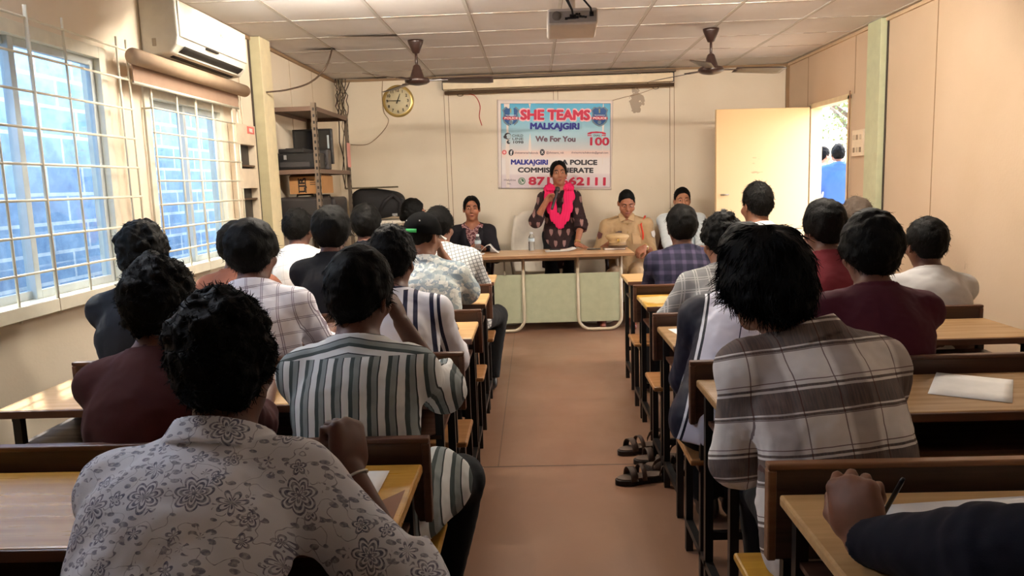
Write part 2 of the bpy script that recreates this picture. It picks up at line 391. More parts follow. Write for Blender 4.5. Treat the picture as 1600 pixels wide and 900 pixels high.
# ------------------------------------------------------------------ desks
def wood(name, c1, c2, rough=.35, worn=None):
    m = Mat(name, c1, rough, .45); co = m.coord()
    g = m.noise(m.mapping(co, (1.6, 26, 26)), 1.4, 5, .6)
    c = m.mix(m.ramp(g, [(.35, (0, 0, 0, 1)), (.68, (1, 1, 1, 1))]), srgb(*c1), srgb(*c2))
    if worn:
        w = m.ramp(m.noise(m.mapping(co, (2.2, 3.4, 1)), 1.5, 4, .6), [(.52, (0, 0, 0, 1)), (.55, (1, 1, 1, 1))])
        c = m.mix(m.math('MULTIPLY', w, .85), c, srgb(*worn))
    m.set('Base Color', c); m.set('Roughness', m.ramp(g, [(.3, (rough*.8,)*3+(1,)), (.7, (rough*1.3,)*3+(1,))]))
    m.bump(g, .06, .004); return m.m
M_tan_top = wood('tan_laminate', (206, 168, 116), (188, 148, 98))
M_yel_top = wood('yellow_varnish', (190, 142, 58), (168, 120, 46), .3)
M_yel_worn = wood('worn_yellow_varnish', (186, 146, 60), (170, 130, 50), .3, (222, 190, 142))
M_brn_top = wood('brown_board', (150, 116, 76), (128, 96, 60), .4)
M_seat = wood('seat_board', (160, 114, 70), (138, 94, 56), .35)
M_seat_y = wood('yellow_seat_board', (196, 150, 56), (170, 124, 44), .35)
M_back = wood('dark_backrest_board', (74, 46, 32), (56, 34, 24), .4)
M_back2 = wood('grey_brown_backrest_board', (86, 66, 52), (68, 52, 42), .45)
M_rim = wood('pale_edge_strip', (150, 106, 74), (128, 90, 62), .45)
M_rimd = wood('dark_edge_strip', (92, 58, 40), (76, 48, 34), .45)
M_frame = simple('black_enamelled_steel', (24, 22, 22), .42, .4)

def desk_unit(xin, xout, far, label, top=M_tan_top, back=M_back, seat=M_seat, rim=M_rimd, chip=None, bench=True, skew=0.0):
    """bench with backrest in front of a writing board, one welded frame; far = Y of the board's far edge"""
    x0, x1 = min(xin, xout), max(xin, xout); s = 1 if xout > xin else -1
    root = empty('school_desk', ((x0+x1)/2, far-.05, 0), label, 'desk', 'school desks in rows')
    b = MB(); b.box((x0, far-.40, .715), (x1, far, .74)); top_o = b.build('desk_top', top, root, bevel=.006)
    b = MB(); b.box((x0, far-.405, .712), (x1, far-.392, .737)); b.build('edge_strip', rim, top_o, bevel=.003)
    if chip:
        b = MB(); b.prism(chip, (0, 0, .7403), (1, 0, 0), (0, 1, 0), .0006); b.build('chipped_patch', simple('bare_board_brown', (128, 86, 58), .7), top_o)
    b = MB(); b.box((x0+.03, far-.36, .60), (x1-.03, far-.04, .612)); b.build('book_shelf', M_back, root)
    if bench:
        b = MB(); b.box((x0-.01, far+.035, .575), (x1+.01, far+.055, .785)); bo = b.build('backrest', back, root, bevel=.006)
        b = MB(); b.box((x0-.013, far+.031, .778), (x1+.013, far+.059, .792)); b.box((x0-.013, far+.031, .575), (x0+.006, far+.059, .778)); b.box((x1-.006, far+.031, .575), (x1+.013, far+.059, .778)); b.build('edge_strip', rim, bo, bevel=.004)
        b = MB(); b.box((x0-.012, far+.03, .43), (x1+.012, far+.315, .452)); b.build('seat', seat, root, bevel=.007)
    t = .013
    xm = [x0+.035, x1-.035]
    for xx in xm:
        for yy, zt in ((far-.345, .715), (far-.03, .715))+(((far+.045, .575), (far+.29, .43)) if bench else ()):
            b = MB(); b.box((xx-t, yy-t, 0), (xx+t, yy+t, zt)); b.build('leg', M_frame, root)
        for lo, hi in [((xx-t, far-.36, .69), (xx+t, far-.015, .7149)), ((xx-t, far-.33, .10), (xx+t, far+(.28 if bench else -.04), .125))]+([((xx-t, far+.03, .40), (xx+t, far+.30, .4299))] if bench else []):
            MB().box(lo, hi).build('side_rail', M_frame, root)
    for z in (.20, .66): MB().box((x0+.045, far-.04, z), (x1-.045, far-.02, z+.027)).build('cross_rail', M_frame, root)
    return root
LX0, LX1 = -.285, -1.72
LF = [.80, 1.743, 2.68, 3.62, 4.56, 5.50]
desk_unit(LX0, LX1, LF[0], 'school desk with bench under the man in the floral shirt, at the very bottom edge')
desk_unit(LX0, LX1, LF[1], 'yellow varnished school desk with a chipped corner where the man in floral shirt writes', M_yel_top, M_back, M_seat_y, M_rimd,
          chip=[(-.300, 1.43), (-.300, 1.585), (-.318, 1.56), (-.345, 1.525), (-.375, 1.505), (-.365, 1.48), (-.325, 1.455)])
desk_unit(LX0, LX1, LF[2], 'dark-backed school desk with tan top in front of the man in green and white stripes', M_tan_top, M_back, M_seat)
desk_unit(LX0, LX1, LF[3], 'dark-backed school desk with tan top beside the man in the navy striped jersey', M_tan_top, M_back, M_seat)
desk_unit(LX0, LX1, LF[4], 'school desk where the man in the black cap rests his elbow on the tan top', M_tan_top, M_back, M_seat)
desk_unit(LX0, LX1, LF[5], 'front school desk beside the left end of the teacher table, pale top', M_tan_top, M_back, M_seat, bench=False)
RF = [1.524, 2.45, 3.37, 4.32, 5.32]; RX = [.492, .515, .535, .570, .595]
desk_unit(RX[0], RX[0]+1.44, RF[0], 'tan school desk with grey brown backrest, under the hand in a dark sleeve', M_tan_top, M_back2, M_seat_y, M_rim)
desk_unit(.47, 1.91, .53, 'school desk with bench under the writer in dark sleeve, below the picture edge', M_tan_top, M_back2, M_seat_y, M_rim)
desk_unit(RX[1], RX[1]+1.44, RF[1], 'school desk with brown top in front of the man in plaid flannel shirt', M_brn_top, M_back, M_seat, M_rimd)
desk_unit(RX[2], RX[2]+1.44, RF[2], 'school desk with white papers where the student in the white and navy track jacket leans', M_brn_top, M_back, M_seat)
desk_unit(RX[3], RX[3]+1.44, RF[3], 'school desk with worn yellow varnished top where the student in grey checks leans', M_yel_worn, M_back, M_seat, M_rimd)
desk_unit(RX[4], RX[4]+1.44, RF[4], 'front school desk on the door side with pale tan top beside the officer', M_tan_top, M_back, M_seat, bench=False)

# ------------------------------------------------------------------ teacher table
TX0, TX1, TY0, TY1, TZ = -.63, .885, 6.83, 7.42, .745
tb = empty('teacher_table', ((TX0+TX1)/2, (TY0+TY1)/2, 0), 'long tan topped steel table with green grey front panel before the speaker', 'table')
M_ttop = wood('beige_table_laminate', (222, 180, 136), (210, 166, 122), .22)
M_tube = simple('cream_steel_tube', (196, 182, 156), .35, .5)
b = MB(); b.box((TX0, TY0, TZ-.026), (TX1, TY1, TZ)); t_ = b.build('table_top', M_ttop, tb, bevel=.006)
b = MB(); b.box((TX0-.003, TY0-.004, TZ-.030), (TX1+.003, TY0+.004, TZ-.002)); b.box((TX1-.004, TY0, TZ-.03), (TX1+.003, TY1, TZ-.002)); b.build('edge_band', simple('brown_edge_band', (150, 112, 78), .45), t_, bevel=.002)
def uloop(x0, x1, y, r=.115):
    pts = [(x0, y, TZ-.03)]
    for k in range(9): a = PI+k*PI/16; pts.append((x0+r+r*math.cos(a), y, .02+r+r*math.sin(a)))
    for k in range(9): a = 1.5*PI+k*PI/16; pts.append((x1-r+r*math.cos(a), y, .02+r+r*math.sin(a)))
    pts.append((x1, y, TZ-.03)); return pts
for y in (7.02, 7.35):
    for x0, x1 in ((-.50, -.12), (.385, .785)):
        b = MB(); b.tube(uloop(x0, x1, y), .0145, 12); b.build('leg', M_tube, tb)
b = MB(); b.box((-.52, 7.05, .085), (.80, 7.065, .545)); b.build('front_panel', simple('grey_green_panel', (176, 180, 152), .5, .35), tb, bevel=.004)
b = MB(); b.box((-.52, 7.03, TZ-.075), (.80, 7.05, TZ-.032)); b.box((-.52, 7.34, TZ-.07), (.80, 7.36, TZ-.032)); b.box((-.30, 7.03, .54), (-.285, 7.05, TZ-.03)); b.build('rail', simple('grey_steel_rail', (150, 140, 120), .4), tb)

# ------------------------------------------------------------------ chairs behind the table
def plastic_chair(x, y, label, mat, hback=1.08, rot=0.0, seat_w=.44):
    root = empty('plastic_chair', (x, y, 0), label, 'chair'); sz = .44
    # faces -Y; local helper
    def P(a, bb, c): ca, sa = math.cos(rot), math.sin(rot); return (x+a*ca-bb*sa, y+a*sa+bb*ca, c)
    b = MB(); b.grid(lambda u, v: P((u-.5)*seat_w*(1-.08*v), (v-.5)*.42, sz-.02*math.sin(PI*u)*math.sin(PI*v)-.012*(1-v)**4), 10, 10); b.build('seat', mat, root, solid=.008)
    def bk(u, v):
        w = seat_w*(.92-.22*max(0, v-.55)/.45); a = (u-.5)*w
        return P(a, .20+.10*v+.05*(.25-(u-.5)**2)*1.2, sz+(hback-sz)*v-(.10*(2*abs(u-.5))**3 if v > .95 else 0))
    b = MB(); b.grid(bk, 12, 14); b.build('backrest', mat, root, solid=.009)
    for sx in (-1, 1):
        b = MB(); b.tube([P(sx*.20, -.17, sz-.02), P(sx*.22, -.20, 0)], [.022, .016], 8); b.build('leg', mat, root)
        b = MB(); b.tube([P(sx*.19, .18, sz-.02), P(sx*.21, .25, 0)], [.022, .016], 8); b.build('leg', mat, root)
        b = MB(); b.tube([P(sx*.215, -.17, sz-.01), P(sx*.235, -.18, .60), P(sx*.235, -.12, .645), P(sx*.235, .1, .65), P(sx*.205, .24, .66)], .016, 8); b.build('armrest', mat, root)
    return root
plastic_chair(-.02, 7.72, 'white high-backed plastic chair pushed behind the standing speaker', simple('white_plastic', (232, 222, 206), .35, .4), 1.10, .12)
plastic_chair(-.66, 7.66, 'dark chair under the woman in the black blazer', simple('maroon_plastic', (70, 30, 28), .4), .84)
plastic_chair(.93, 7.60, 'dark brown chair under the khaki-uniformed officer', simple('dark_brown_plastic', (58, 40, 34), .4), .86, 0, .46)
plastic_chair(1.48, 7.72, 'chair under the man in the pale shirt beside the wall', simple('maroon_plastic', (70, 30, 28)), .84)
plastic_chair(-1.04, 6.60, 'chair under the woman behind the black cap', simple('dark_brown_plastic', (58, 40, 34)), .80, PI/2)

# ------------------------------------------------------------------ things on the table
M_paper = simple('white_paper', (236, 232, 226), .7)
M_print = simple('grey_print', (140, 132, 128), .7)
M_clear = Mat('clear_plastic', (244, 248, 250), .06, .5); M_clear.set('Transmission Weight', .92); M_clear.set('IOR', 1.25)
def bottle(p, label):
    x, y, z = p; z += .0008
    root = empty('water_bottle', (x, y, z), label, 'bottle', 'water bottles on the table')
    pr = [(.001, .002), (.026, .001), (.030, .006), (.030, .03), (.0275, .04), (.030, .05), (.0275, .062), (.030, .074), (.0275, .086), (.030, .10), (.030, .118), (.026, .135), (.014, .152), (.0125, .160)]
    b = MB(); b.lathe((x, y, z), pr, 24, cap=True); b.build('bottle_body', M_clear.m, root)
    b = MB(); b.lathe((x, y, z), [(.0302, .088), (.0306, .09), (.0306, .116), (.0302, .118)], 24, cap=False); b.build('label_band', simple('pale_blue_label', (196, 212, 220), .5), root)
    b = MB(); b.lathe((x, y, z), [(.0005, .158), (.0145, .158), (.0145, .176), (.013, .178), (.0005, .178)], 20); b.build('cap', simple('white_cap', (228, 232, 234), .4), root)
bottle((-.035, 7.30, TZ), 'clear water bottle on the table before the white chair, beside the speaker')
bottle((-.545, 7.22, TZ), 'clear water bottle before the woman in the black blazer')
def sheets(name, c, w, d, label, cat, rot=0, n=3, z=TZ, group=None, mat=None, curl=0):
    b = MB(); rr = random.Random(name+label)
    for i in range(n):
        a = rot+rr.uniform(-.12, .12); ox, oy = rr.uniform(-.012, .012), rr.uniform(-.012, .012); ca, sa = math.cos(a), math.sin(a)
        b.grid(lambda u, v: (c[0]+ox+(u-.5)*w*ca-(v-.5)*d*sa, c[1]+oy+(u-.5)*w*sa+(v-.5)*d*ca, z+.0014+.0016*i+curl*max(0, u-.55)**2), 8, 4)
    o = b.build(name, mat or M_paper, solid=.0006); tag(o, label, cat, group); return o
sheets('loose_papers', (-.60, 7.10), .24, .18, 'white loose papers at the table end before the woman in blazer', 'paper')
# booklet standing open
bk = empty('open_booklet', (-.46, 7.24, TZ), 'booklet lying half open like a tent beside the bottle, grey print inside', 'booklet')
b = MB(); b.grid(lambda u, v: (-.53+.10*u, 7.14+.17*v, TZ+.002+.075*math.sin(u*PI/2)), 8, 2); b.build('cover', M_paper, bk, solid=.002)
b = MB(); b.grid(lambda u, v: (-.428+.085*u, 7.14+.17*v, TZ+.077-.072*math.sin(u*PI/2)), 8, 2); pg = b.build('page', M_paper, bk, solid=.0015)
b = MB(); b.grid(lambda u, v: (-.424+.06*u, 7.137, TZ+.012+.05*v*(1-u)), 4, 2); b.build('printed_picture', M_print, pg, solid=.001)
sheets('speaker_papers', (.235, 7.17), .27, .17, 'stack of white papers on the table right in front of the speaker', 'papers', .05, 6, curl=.10)
o = MB().box((.135, 7.155, TZ+.0130), (.235, 7.185, TZ+.0205)).build('spectacle_case', simple('black_plastic', (26, 24, 24), .35)); tag(o, 'slim black case lying on the papers before the speaker', 'case')
dy = empty('diary', (.745, 7.16, TZ), 'closed brown diary on the table under the cap of the officer', 'book')
MB().box((.64, 7.10, TZ+.001), (.84, 7.23, TZ+.005)).box((.64, 7.10, TZ+.019), (.84, 7.23, TZ+.023)).box((.64, 7.225, TZ+.001), (.84, 7.23, TZ+.023)).build('cover', simple('brown_leatherette', (120, 82, 58), .5), dy, bevel=.001)
MB().box((.645, 7.104, TZ+.0051), (.836, 7.2249, TZ+.0189)).build('pages', M_paper, dy)
ph = empty('mobile_phone', (.555, 7.24, TZ), 'dark mobile phone lying by the hand of the officer', 'phone')
MB().box((.49, 7.20, TZ+.001), (.62, 7.27, TZ+.010)).build('phone_body', simple('black_plastic', (26, 24, 24)), ph, bevel=.003)
MB().box((.495, 7.205, TZ+.0101), (.615, 7.265, TZ+.0106)).build('screen', simple('phone_glass', (30, 34, 40), .08, .6), ph)
# officer's peaked cap on the diary
cp = empty('police_cap', (.775, 7.19, TZ+.023), 'khaki peaked police cap standing on the diary before the officer', 'cap')
M_khaki_hat = simple('khaki_cap_cloth', (196, 166, 122), .8)
c = (.775, 7.20, TZ+.0235)
b = MB(); prof = [(.072, .0), (.078, .002), (.080, .05), (.086, .062), (.108, .085), (.112, .098), (.100, .112), (.06, .120), (.001, .122)]
b.lathe(c, prof, 32); hat = b.build('crown', M_khaki_hat, cp)
b = MB(); b.lathe(c, [(.0795, .012), (.0825, .014), (.083, .038), (.0805, .040)], 32, cap=False); b.build('band', simple('dark_khaki_band', (150, 120, 84), .7), cp)
b = MB(); b.grid(lambda u, v: (c[0]+(.078+.045*v*math.sin(PI*u)**.7)*math.cos(PI+PI*u), c[1]+(.078+.055*v*math.sin(PI*u)**.7)*math.sin(PI+PI*u), c[2]+.014-.012*v), 20, 5); b.build('peak', simple('dark_peak_leather', (70, 50, 36), .3), cp, solid=.003)
b = MB(); b.lathe((c[0], c[1]-.102, c[2]+.066), [(.001, -.006), (.014, -.004), (.016, 0), (.001, .004)], 16, 'y'); b.build('badge', simple('brass_badge', (190, 160, 90), .3, .5, .8), cp)

# ------------------------------------------------------------------ papers and pens on the desks
DT = .7402
def paper(p, w, d, rot, label, mat=None): return sheets('paper_sheet', p, w, d, label, 'paper', rot, 1, DT, None, mat)
paper((-.47, 1.56), .21, .29, -.12, 'white sheet under the wrist of the man in floral shirt')
sheets('answer_sheets', (.86, 1.32), .40, .29, 'white sheets on the near desk under the writing hand in a dark sleeve', 'paper', 0, 2, DT)
paper((1.30, 2.28), .21, .28, -.5, 'white sheet on the brown desk beside the plaid flannel shirt')
paper((.70, 3.18), .21, .28, .1, 'white sheet on the desk beside the track jacket of the leaning student')
paper((.86, 4.10), .20, .27, .2, 'white sheet under the arm of the student in grey checks')
sheets('printed_paper', (-.50, 4.36), .21, .27, 'printed sheet on the desk under the elbow of the man in cap', 'paper', .15, 2, DT, None, simple('newsprint', (206, 200, 192), .7))
def pen(a, bb, label, col=(24, 24, 28)):
    a = np.array(a, float); bb = np.array(bb, float); root = empty('pen', a, label, 'pen'); t = bb-a
    MB().tube([a, a+t*.06, a+t*.95, bb], [.001, .0038, .0042, .0034], 10).build('barrel', simple('pen_%d' % col[2], col, .35), root)
    MB().tube([a+t*.62+(0, 0, .0045), a+t*.98+(0, 0, .0045)], .0013, 6).build('clip', simple('dull_steel', (150, 140, 124)), root)
o = MB().box(atz(748, 734, .0)+(-.022, -.02, .0005), atz(748, 734, 0)+(.022, .02, .0035)).build('paper_scrap', M_paper, bevel=.001); tag(o, 'small scrap of white paper on the floor joint beside the benches', 'paper')

# ------------------------------------------------------------------ sandals in the aisle
M_sole = simple('dark_sandal_sole', (44, 34, 30), .7); M_strap = simple('brown_sandal_strap', (74, 56, 46), .6); M_insole = simple('worn_insole', (96, 80, 70), .7)
def sandal(x, y, rot, label, group):
    root = empty('sandal', (x, y, 0), label, 'sandal', group); ca, sa = math.cos(rot), math.sin(rot)
    def T(a, bb, c): return (x+a*ca-bb*sa, y+a*sa+bb*ca, c)
    out = []
    for i in range(28):
        t = 2*PI*i/28; yy = .132*math.sin(t); w = .043+.008*math.sin(t)-(.010 if -.05 < yy < .03 else 0); out.append((w*math.cos(t), yy))
    def slab(z0, z1, k, mi):
        b = MB(); V = [T(a*k, bb*k, z0) for a, bb in out]+[T(a*k, bb*k, z1) for a, bb in out]; n = len(out)
        b.add(V, [tuple(range(n))[::-1], tuple(range(n, 2*n))]+[(i, (i+1) % n, n+(i+1) % n, n+i) for i in range(n)]); return b
    slab(.0005, .026, 1, 0).build('sole', M_sole, root, bevel=.003); slab(.0262, .031, .93, 0).build('insole', M_insole, root)
    for y0, h, w in ((.055, .055, .034), (.005, .062, .022)):
        b = MB(); b.grid(lambda u, v: T((.047)*math.cos(PI*u)*1.02, y0+(v-.5)*w, .022+h*math.sin(PI*u)), 14, 3); b.build('strap', M_strap, root, solid=.004)
    b = MB(); b.grid(lambda u, v: T(.042*math.cos(PI*u), -.07-.055*math.sin(PI*u), .028+.055*math.sin(PI*u)**.5+(v-.5)*.02+.01), 14, 3); b.build('heel_strap', M_strap, root, solid=.004)
g_ = 'sandals left in the aisle'
p = atz(1003, 752, 0); sandal(p[0], p[1], 1.85, 'brown sandal nearest the camera on the aisle floor', g_)
p = atz(1000, 705, 0); sandal(p[0], p[1], 2.0, 'brown sandal farthest into the aisle, toe toward the middle', g_)
p = atz(1030, 722, 0); sandal(p[0], p[1], 1.75, 'brown sandal between the two others, against the bench legs', g_)
p = atz(1046, 738, 0); sandal(p[0]+.01, p[1], 1.2, 'darkest sandal half under the bench beside its legs', g_)
# ------------------------------------------------------------------ air conditioner and blind
M_ac = simple('white_ac_plastic', (228, 224, 210), .35, .4)
AX0, AX1, AY0, AY1, AZ0, AZ1 = XL+.002, -1.845, 4.10, 5.07, 2.125, 2.425
ac = empty('air_conditioner', (XL, 4.58, AZ0), 'white split air conditioner on the wall above the window', 'air conditioner')
prof = [(AX0, AZ0+.02), (AX0+.05, AZ0), (AX1-.05, AZ0+.012), (AX1-.012, AZ0+.055), (AX1, AZ0+.10), (AX1-.004, AZ1-.015), (AX1-.03, AZ1), (AX0, AZ1)]
b = MB(); b.prism([(x-AX0, z-AZ0) for x, z in prof][::-1], (AX0, AY1, AZ0), (1, 0, 0), (0, 0, 1), AY1-AY0); b.build('casing', M_ac, ac, bevel=.012, seg=3)
b = MB(); b.box((AX1-.003, AY0+.012, AZ0+.095), (AX1+.008, AY1-.012, AZ1-.02)); fpn = b.build('front_panel', M_ac, ac, bevel=.006)
text('logo_lettering', 'TCL', .022, (AX1+.0085, 4.66, AZ0+.19), (0, 1, 0), (0, 0, 1), simple('grey_logo', (120, 118, 112), .5), fpn, .0006)
sl = np.array([-.043, 0, -.043])
b = MB(); 
def lou(u, v, o): return np.array([AX1-.008-.085*v, AY0+.07+(AY1-AY0-.14)*u, AZ0+.058-.052*v**.7])+o
b.grid(lambda u, v: lou(u, v, (.006, 0, -.004)), 12, 6); b.build('air_outlet', simple('outlet_black', (34, 30, 26), .7), ac, solid=.002)
b = MB(); b.grid(lambda u, v: np.array([AX1-.035-.040*v, AY0+.085+(AY1-AY0-.17)*u, AZ0+.014+.012*math.sin(v*2)-.016*v]), 12, 4); b.build('flap', M_ac, ac, solid=.004)
b = MB(); b.box((AX1-.012, 4.44, AZ0+.083), (AX1+.009, 4.60, AZ0+.092)); b.build('display_slot', simple('outlet_black', (34, 30, 26)), ac)
b = MB()
hx0 = AX0+.06; b.box((hx0, AY0-.002, AZ0+.05), (hx0+.022, AY0+.002, AZ0+.09)); b.build('side_notch', simple('grey_notch', (170, 160, 142), .6), ac, bevel=.002)
bl = empty('roller_blind', (XL, 4.6, 1.96), 'rolled-up taupe window blind between air conditioner and window', 'blind')
M_blind = simple('taupe_blind_cloth', (178, 152, 126), .8)
b = MB(); b.tube([(XL+.105, 3.80, 2.075), (XL+.105, 5.26, 2.075)], .040, 20); b.build('rolled_cloth', M_blind, bl)
b = MB(); b.box((XL+.072, 3.84, 1.955), (XL+.078, 5.20, 2.075)); b.build('hanging_cloth', simple('taupe_blind_cloth_lower', (160, 132, 112), .8), bl)
b = MB(); b.tube([(XL+.075, 3.84, 1.955), (XL+.075, 5.20, 1.955)], .009, 8); b.build('bottom_rod', M_alu, bl)
b = MB(); b.tube([(XL+.05, 5.28, 2.08), (XL+.05, 5.285, 1.90), (XL+.06, 5.29, 1.87), (XL+.07, 5.285, 1.90), (XL+.06, 5.28, 2.08)], .0025, 6); b.build('pull_cord', M_grill, bl)

# ------------------------------------------------------------------ hanging hose, corner wiring, wall wire
def cable(name, pts, r, mat, label, cat='cable', n=12):
    P = [Vector(p) for p in pts]; out = []
    for i in range(len(P)-1):
        p0, p1, p2, p3 = P[max(i-1, 0)], P[i], P[i+1], P[min(i+2, len(P)-1)]
        for k in range(n):
            t = k/n; out.append(.5*((2*p1)+(p2-p0)*t+(2*p0-5*p1+4*p2-p3)*t*t+(3*p1-p0-3*p2+p3)*t**3))
    out.append(P[-1]); o = MB().tube([tuple(q) for q in out], r, 8).build(name, mat); return tag(o, label, cat)
M_wire = simple('brown_cable', (74, 58, 46), .6)
h0 = atz(519, 76, CEIL); h3 = np.array([XL+.05, 5.72, 2.19])
h3 = atx(416, 144, XL+.092)
cable('hanging_cable', [h0+(0, 0, .004), aty(510, 103, 5.6), aty(486, 128, 5.66), aty(450, 140, 5.74), h3], .0065, M_wire, 'thick brown cable drooping from a ceiling gap to the tan post')
wb = empty('wire_bundle', (XL+.06, 7.98, 1.85), 'tangled bundle of wires hanging in the corner above the rack', 'wires')
rr = random.Random(5)
for i in range(13):
    x = XL+.03+rr.random()*.12; y = 8.08-rr.random()*.12; b = MB(); pts = [(x, y, CEIL-.002)]
    for k in range(1, 8): pts.append((x+rr.uniform(-.022, .022)-.0*k, y+rr.uniform(-.02, .02), CEIL-.002-k*(.055 if i > 2 else .16)))
    b.tube(pts, .004+.002*rr.random(), 6); b.build('wire', simple('dark_wire', (64, 50, 40), .7) if i % 3 else simple('grey_wire', (140, 124, 100), .7), wb)
yw = YB-.012
cable('loose_wire', [aty(546, 128, yw), aty(540, 142, yw-.02), aty(524, 165, yw)], .005, M_wire, 'short grey wire slanting off the corner wire bundle')
cable('clock_wire', [aty(598, 124, yw), aty(597, 150, yw), aty(600, 175, yw), aty(607, 189, yw), aty(596, 208, yw), aty(575, 225, yw), aty(548, 226, yw)], .0035, simple('tan_wire', (150, 122, 92), .7), 'thin wire running down the wall behind the clock')
cable('red_string', [aty(729, 146, yw), aty(742, 150, yw), aty(750, 165, yw), aty(749, 182, yw), aty(753, 196, yw)], .004, simple('red_string', (196, 70, 66), .8), 'red string hanging on the wall beside the banner', 'string')
cable('banner_string', [aty(957, 157, yw), aty(975, 152, yw), aty(1000, 146, yw), aty(1022, 138, yw)], .0025, simple('tan_wire', (150, 122, 92)), 'thin string tying the banner corner to the wall', 'string')

# ------------------------------------------------------------------ wall clock
ck = empty('wall_clock', tuple(aty(622, 158, YB-.03)), 'round wall clock with gold rim above the steel rack', 'clock')
cc = aty(622, 158, YB-.004); R_ = .165
b = MB(); b.lathe(cc, [(R_-.032, .034), (R_-.026, .044), (R_-.012, .050), (R_, .040), (R_+.004, .02), (R_, 0), (R_-.03, 0)], 48, 'y', cap=False)
# axis y lathe maps z -> -y
M_gold = simple('gold_rim', (196, 168, 104), .28, .5, .55); b.build('rim', M_gold, ck)
b = MB(); b.lathe(cc, [(.001, .030), (R_-.030, .030), (R_-.030, .002), (.001, .002)], 48, 'y'); fc = b.build('dial', simple('cream_dial', (226, 214, 178), .5), ck)
M_num = simple('dark_numeral', (52, 44, 34), .6)
for k in range(1, 13):
    a = PI/2-k*PI/6; rr_ = .108
    text('numeral', str(k), .040, cc+np.array([rr_*math.cos(a), -.0315, rr_*math.sin(a)-.014]), (1, 0, 0), (0, 0, 1), M_num, fc, .0012)
def hand(name, ang, l, w, tail):
    d = np.array([math.cos(ang), 0, math.sin(ang)]); n = np.array([-d[2], 0, d[0]]); o = cc+(0, -.035, 0)
    V = [o-d*tail-n*w*1.3, o-d*tail+n*w*1.3, o+d*l+n*w*.5, o+d*l-n*w*.5]; V += [v+(0, -.002, 0) for v in V]
    MB().add(V, [(0, 1, 2, 3), (7, 6, 5, 4), (0, 1, 5, 4), (1, 2, 6, 5), (2, 3, 7, 6), (3, 0, 4, 7)]).build(name, M_num, ck)
hand('hour_hand', math.radians(68), .078, .005, .03); hand('minute_hand', math.radians(177), .112, .004, .03)
b = MB(); b.lathe(cc+(0, -.036, 0), [(.001, .006), (.007, .005), (.007, 0), (.001, 0)], 12, 'y'); b.build('hub', M_num, ck)
hand('second_hand', math.radians(-3), .035, .0015, .02)

# ------------------------------------------------------------------ projection screen
sc_ = empty('projection_screen', (.27, 8.04, 2.33), 'rolled-up projection screen in a cream case with dark bar and shadow strip above the banner', 'screen')
a0, a1 = aty(692, 127, 8.06), aty(1052, 115, 8.06)
b = MB(); b.box((-.905, 8.02, 2.37), (1.455, 8.10, 2.455)); b.build('case', simple('cream_case', (236, 218, 186), .5), sc_, bevel=.006)
b = MB(); b.box((-1.01, 8.03, 2.468), (1.485, 8.09, 2.492)); b.box((-.60, 8.05, 2.452), (-.57, 8.10, 2.47)); b.box((1.10, 8.05, 2.452), (1.13, 8.10, 2.47)); b.build('top_shadow_strip', simple('dark_bronze', (92, 72, 54), .5), sc_)  # dark strip standing for the shadow line over the case, plus hangers
b = MB(); b.tube([(-.892, 8.045, 2.338), (1.465, 8.045, 2.338)], .019, 12); b.tube([(-.60, 8.05, 2.35), (-.60, 8.06, 2.38)], .004, 6); b.tube([(1.2, 8.05, 2.35), (1.2, 8.06, 2.38)], .004, 6); b.build('bottom_bar', simple('dark_bronze', (92, 72, 54)), sc_)
b = MB(); b.box((-.913, 8.02, 2.37), (-.905, 8.10, 2.46)); b.box((1.455, 8.02, 2.37), (1.463, 8.10, 2.46)); b.build('end_cap', simple('black_plastic', (26, 24, 24)), sc_)
for px in (-.73, 1.28):
    b = MB(); b.tube([(px+.03*math.cos(t*PI/6), 8.05, 2.312+.012*math.sin(t*PI/6)) for t in range(13)], .003, 6); b.build('pull_ring', M_wire, sc_)

# ------------------------------------------------------------------ ceiling fans
M_fan = simple('brown_fan_enamel', (50, 32, 27), .35, .5)
def fan(x, y, rot, label):
    root = empty('ceiling_fan', (x, y, 2.18), label, 'fan', 'brown ceiling fans')
    b = MB(); b.lathe((x, y, 0), [(.001, CEIL-.001), (.062, CEIL-.001), (.058, CEIL-.02), (.026, CEIL-.095), (.016, CEIL-.10)], 24); b.build('canopy', M_fan, root)
    b = MB(); b.tube([(x, y, CEIL-.09), (x, y, 2.30)], .010, 12); b.build('down_rod', M_fan, root)
    b = MB(); b.lathe((x, y, 0), [(.014, 2.33), (.026, 2.32), (.05, 2.25), (.056, 2.232), (.088, 2.226), (.098, 2.212), (.096, 2.196), (.07, 2.182), (.03, 2.174), (.001, 2.172)], 32); b.build('motor', M_fan, root)
    for k in range(3):
        a = rot+k*2*PI/3; ca, sa = math.cos(a), math.sin(a)
        def bl_(u, v):
            r = .19+.40*u; w = .055+.022*u; q = (v-.5)*2*w*(1-.25*max(0, u-.9)/.1); z = 2.206-.20*q-.008*u
            return (x+r*ca-q*sa, y+r*sa+q*ca, z)
        b = MB(); b.grid(bl_, 12, 5); bo = b.build('blade', M_fan, root, solid=.003)
        b = MB(); b.add([(x+r*ca-q*sa, y+r*sa+q*ca, 2.208+dz) for r, q, dz in ((.085, -.018, -.003), (.085, .018, -.003), (.24, .026, -.003), (.24, -.026, -.003), (.085, -.018, .004), (.085, .018, .004), (.24, .026, .004), (.24, -.026, .004))],
              [(0, 1, 2, 3), (7, 6, 5, 4), (0, 1, 5, 4), (1, 2, 6, 5), (2, 3, 7, 6), (3, 0, 4, 7)]); b.build('blade_arm', M_fan, bo)
    return root
fan(-.881, 6.073, .05, 'brown three-bladed ceiling fan hanging over the wall clock')
fan(1.389, 6.075, .16, 'brown three-bladed ceiling fan hanging over the open door side')

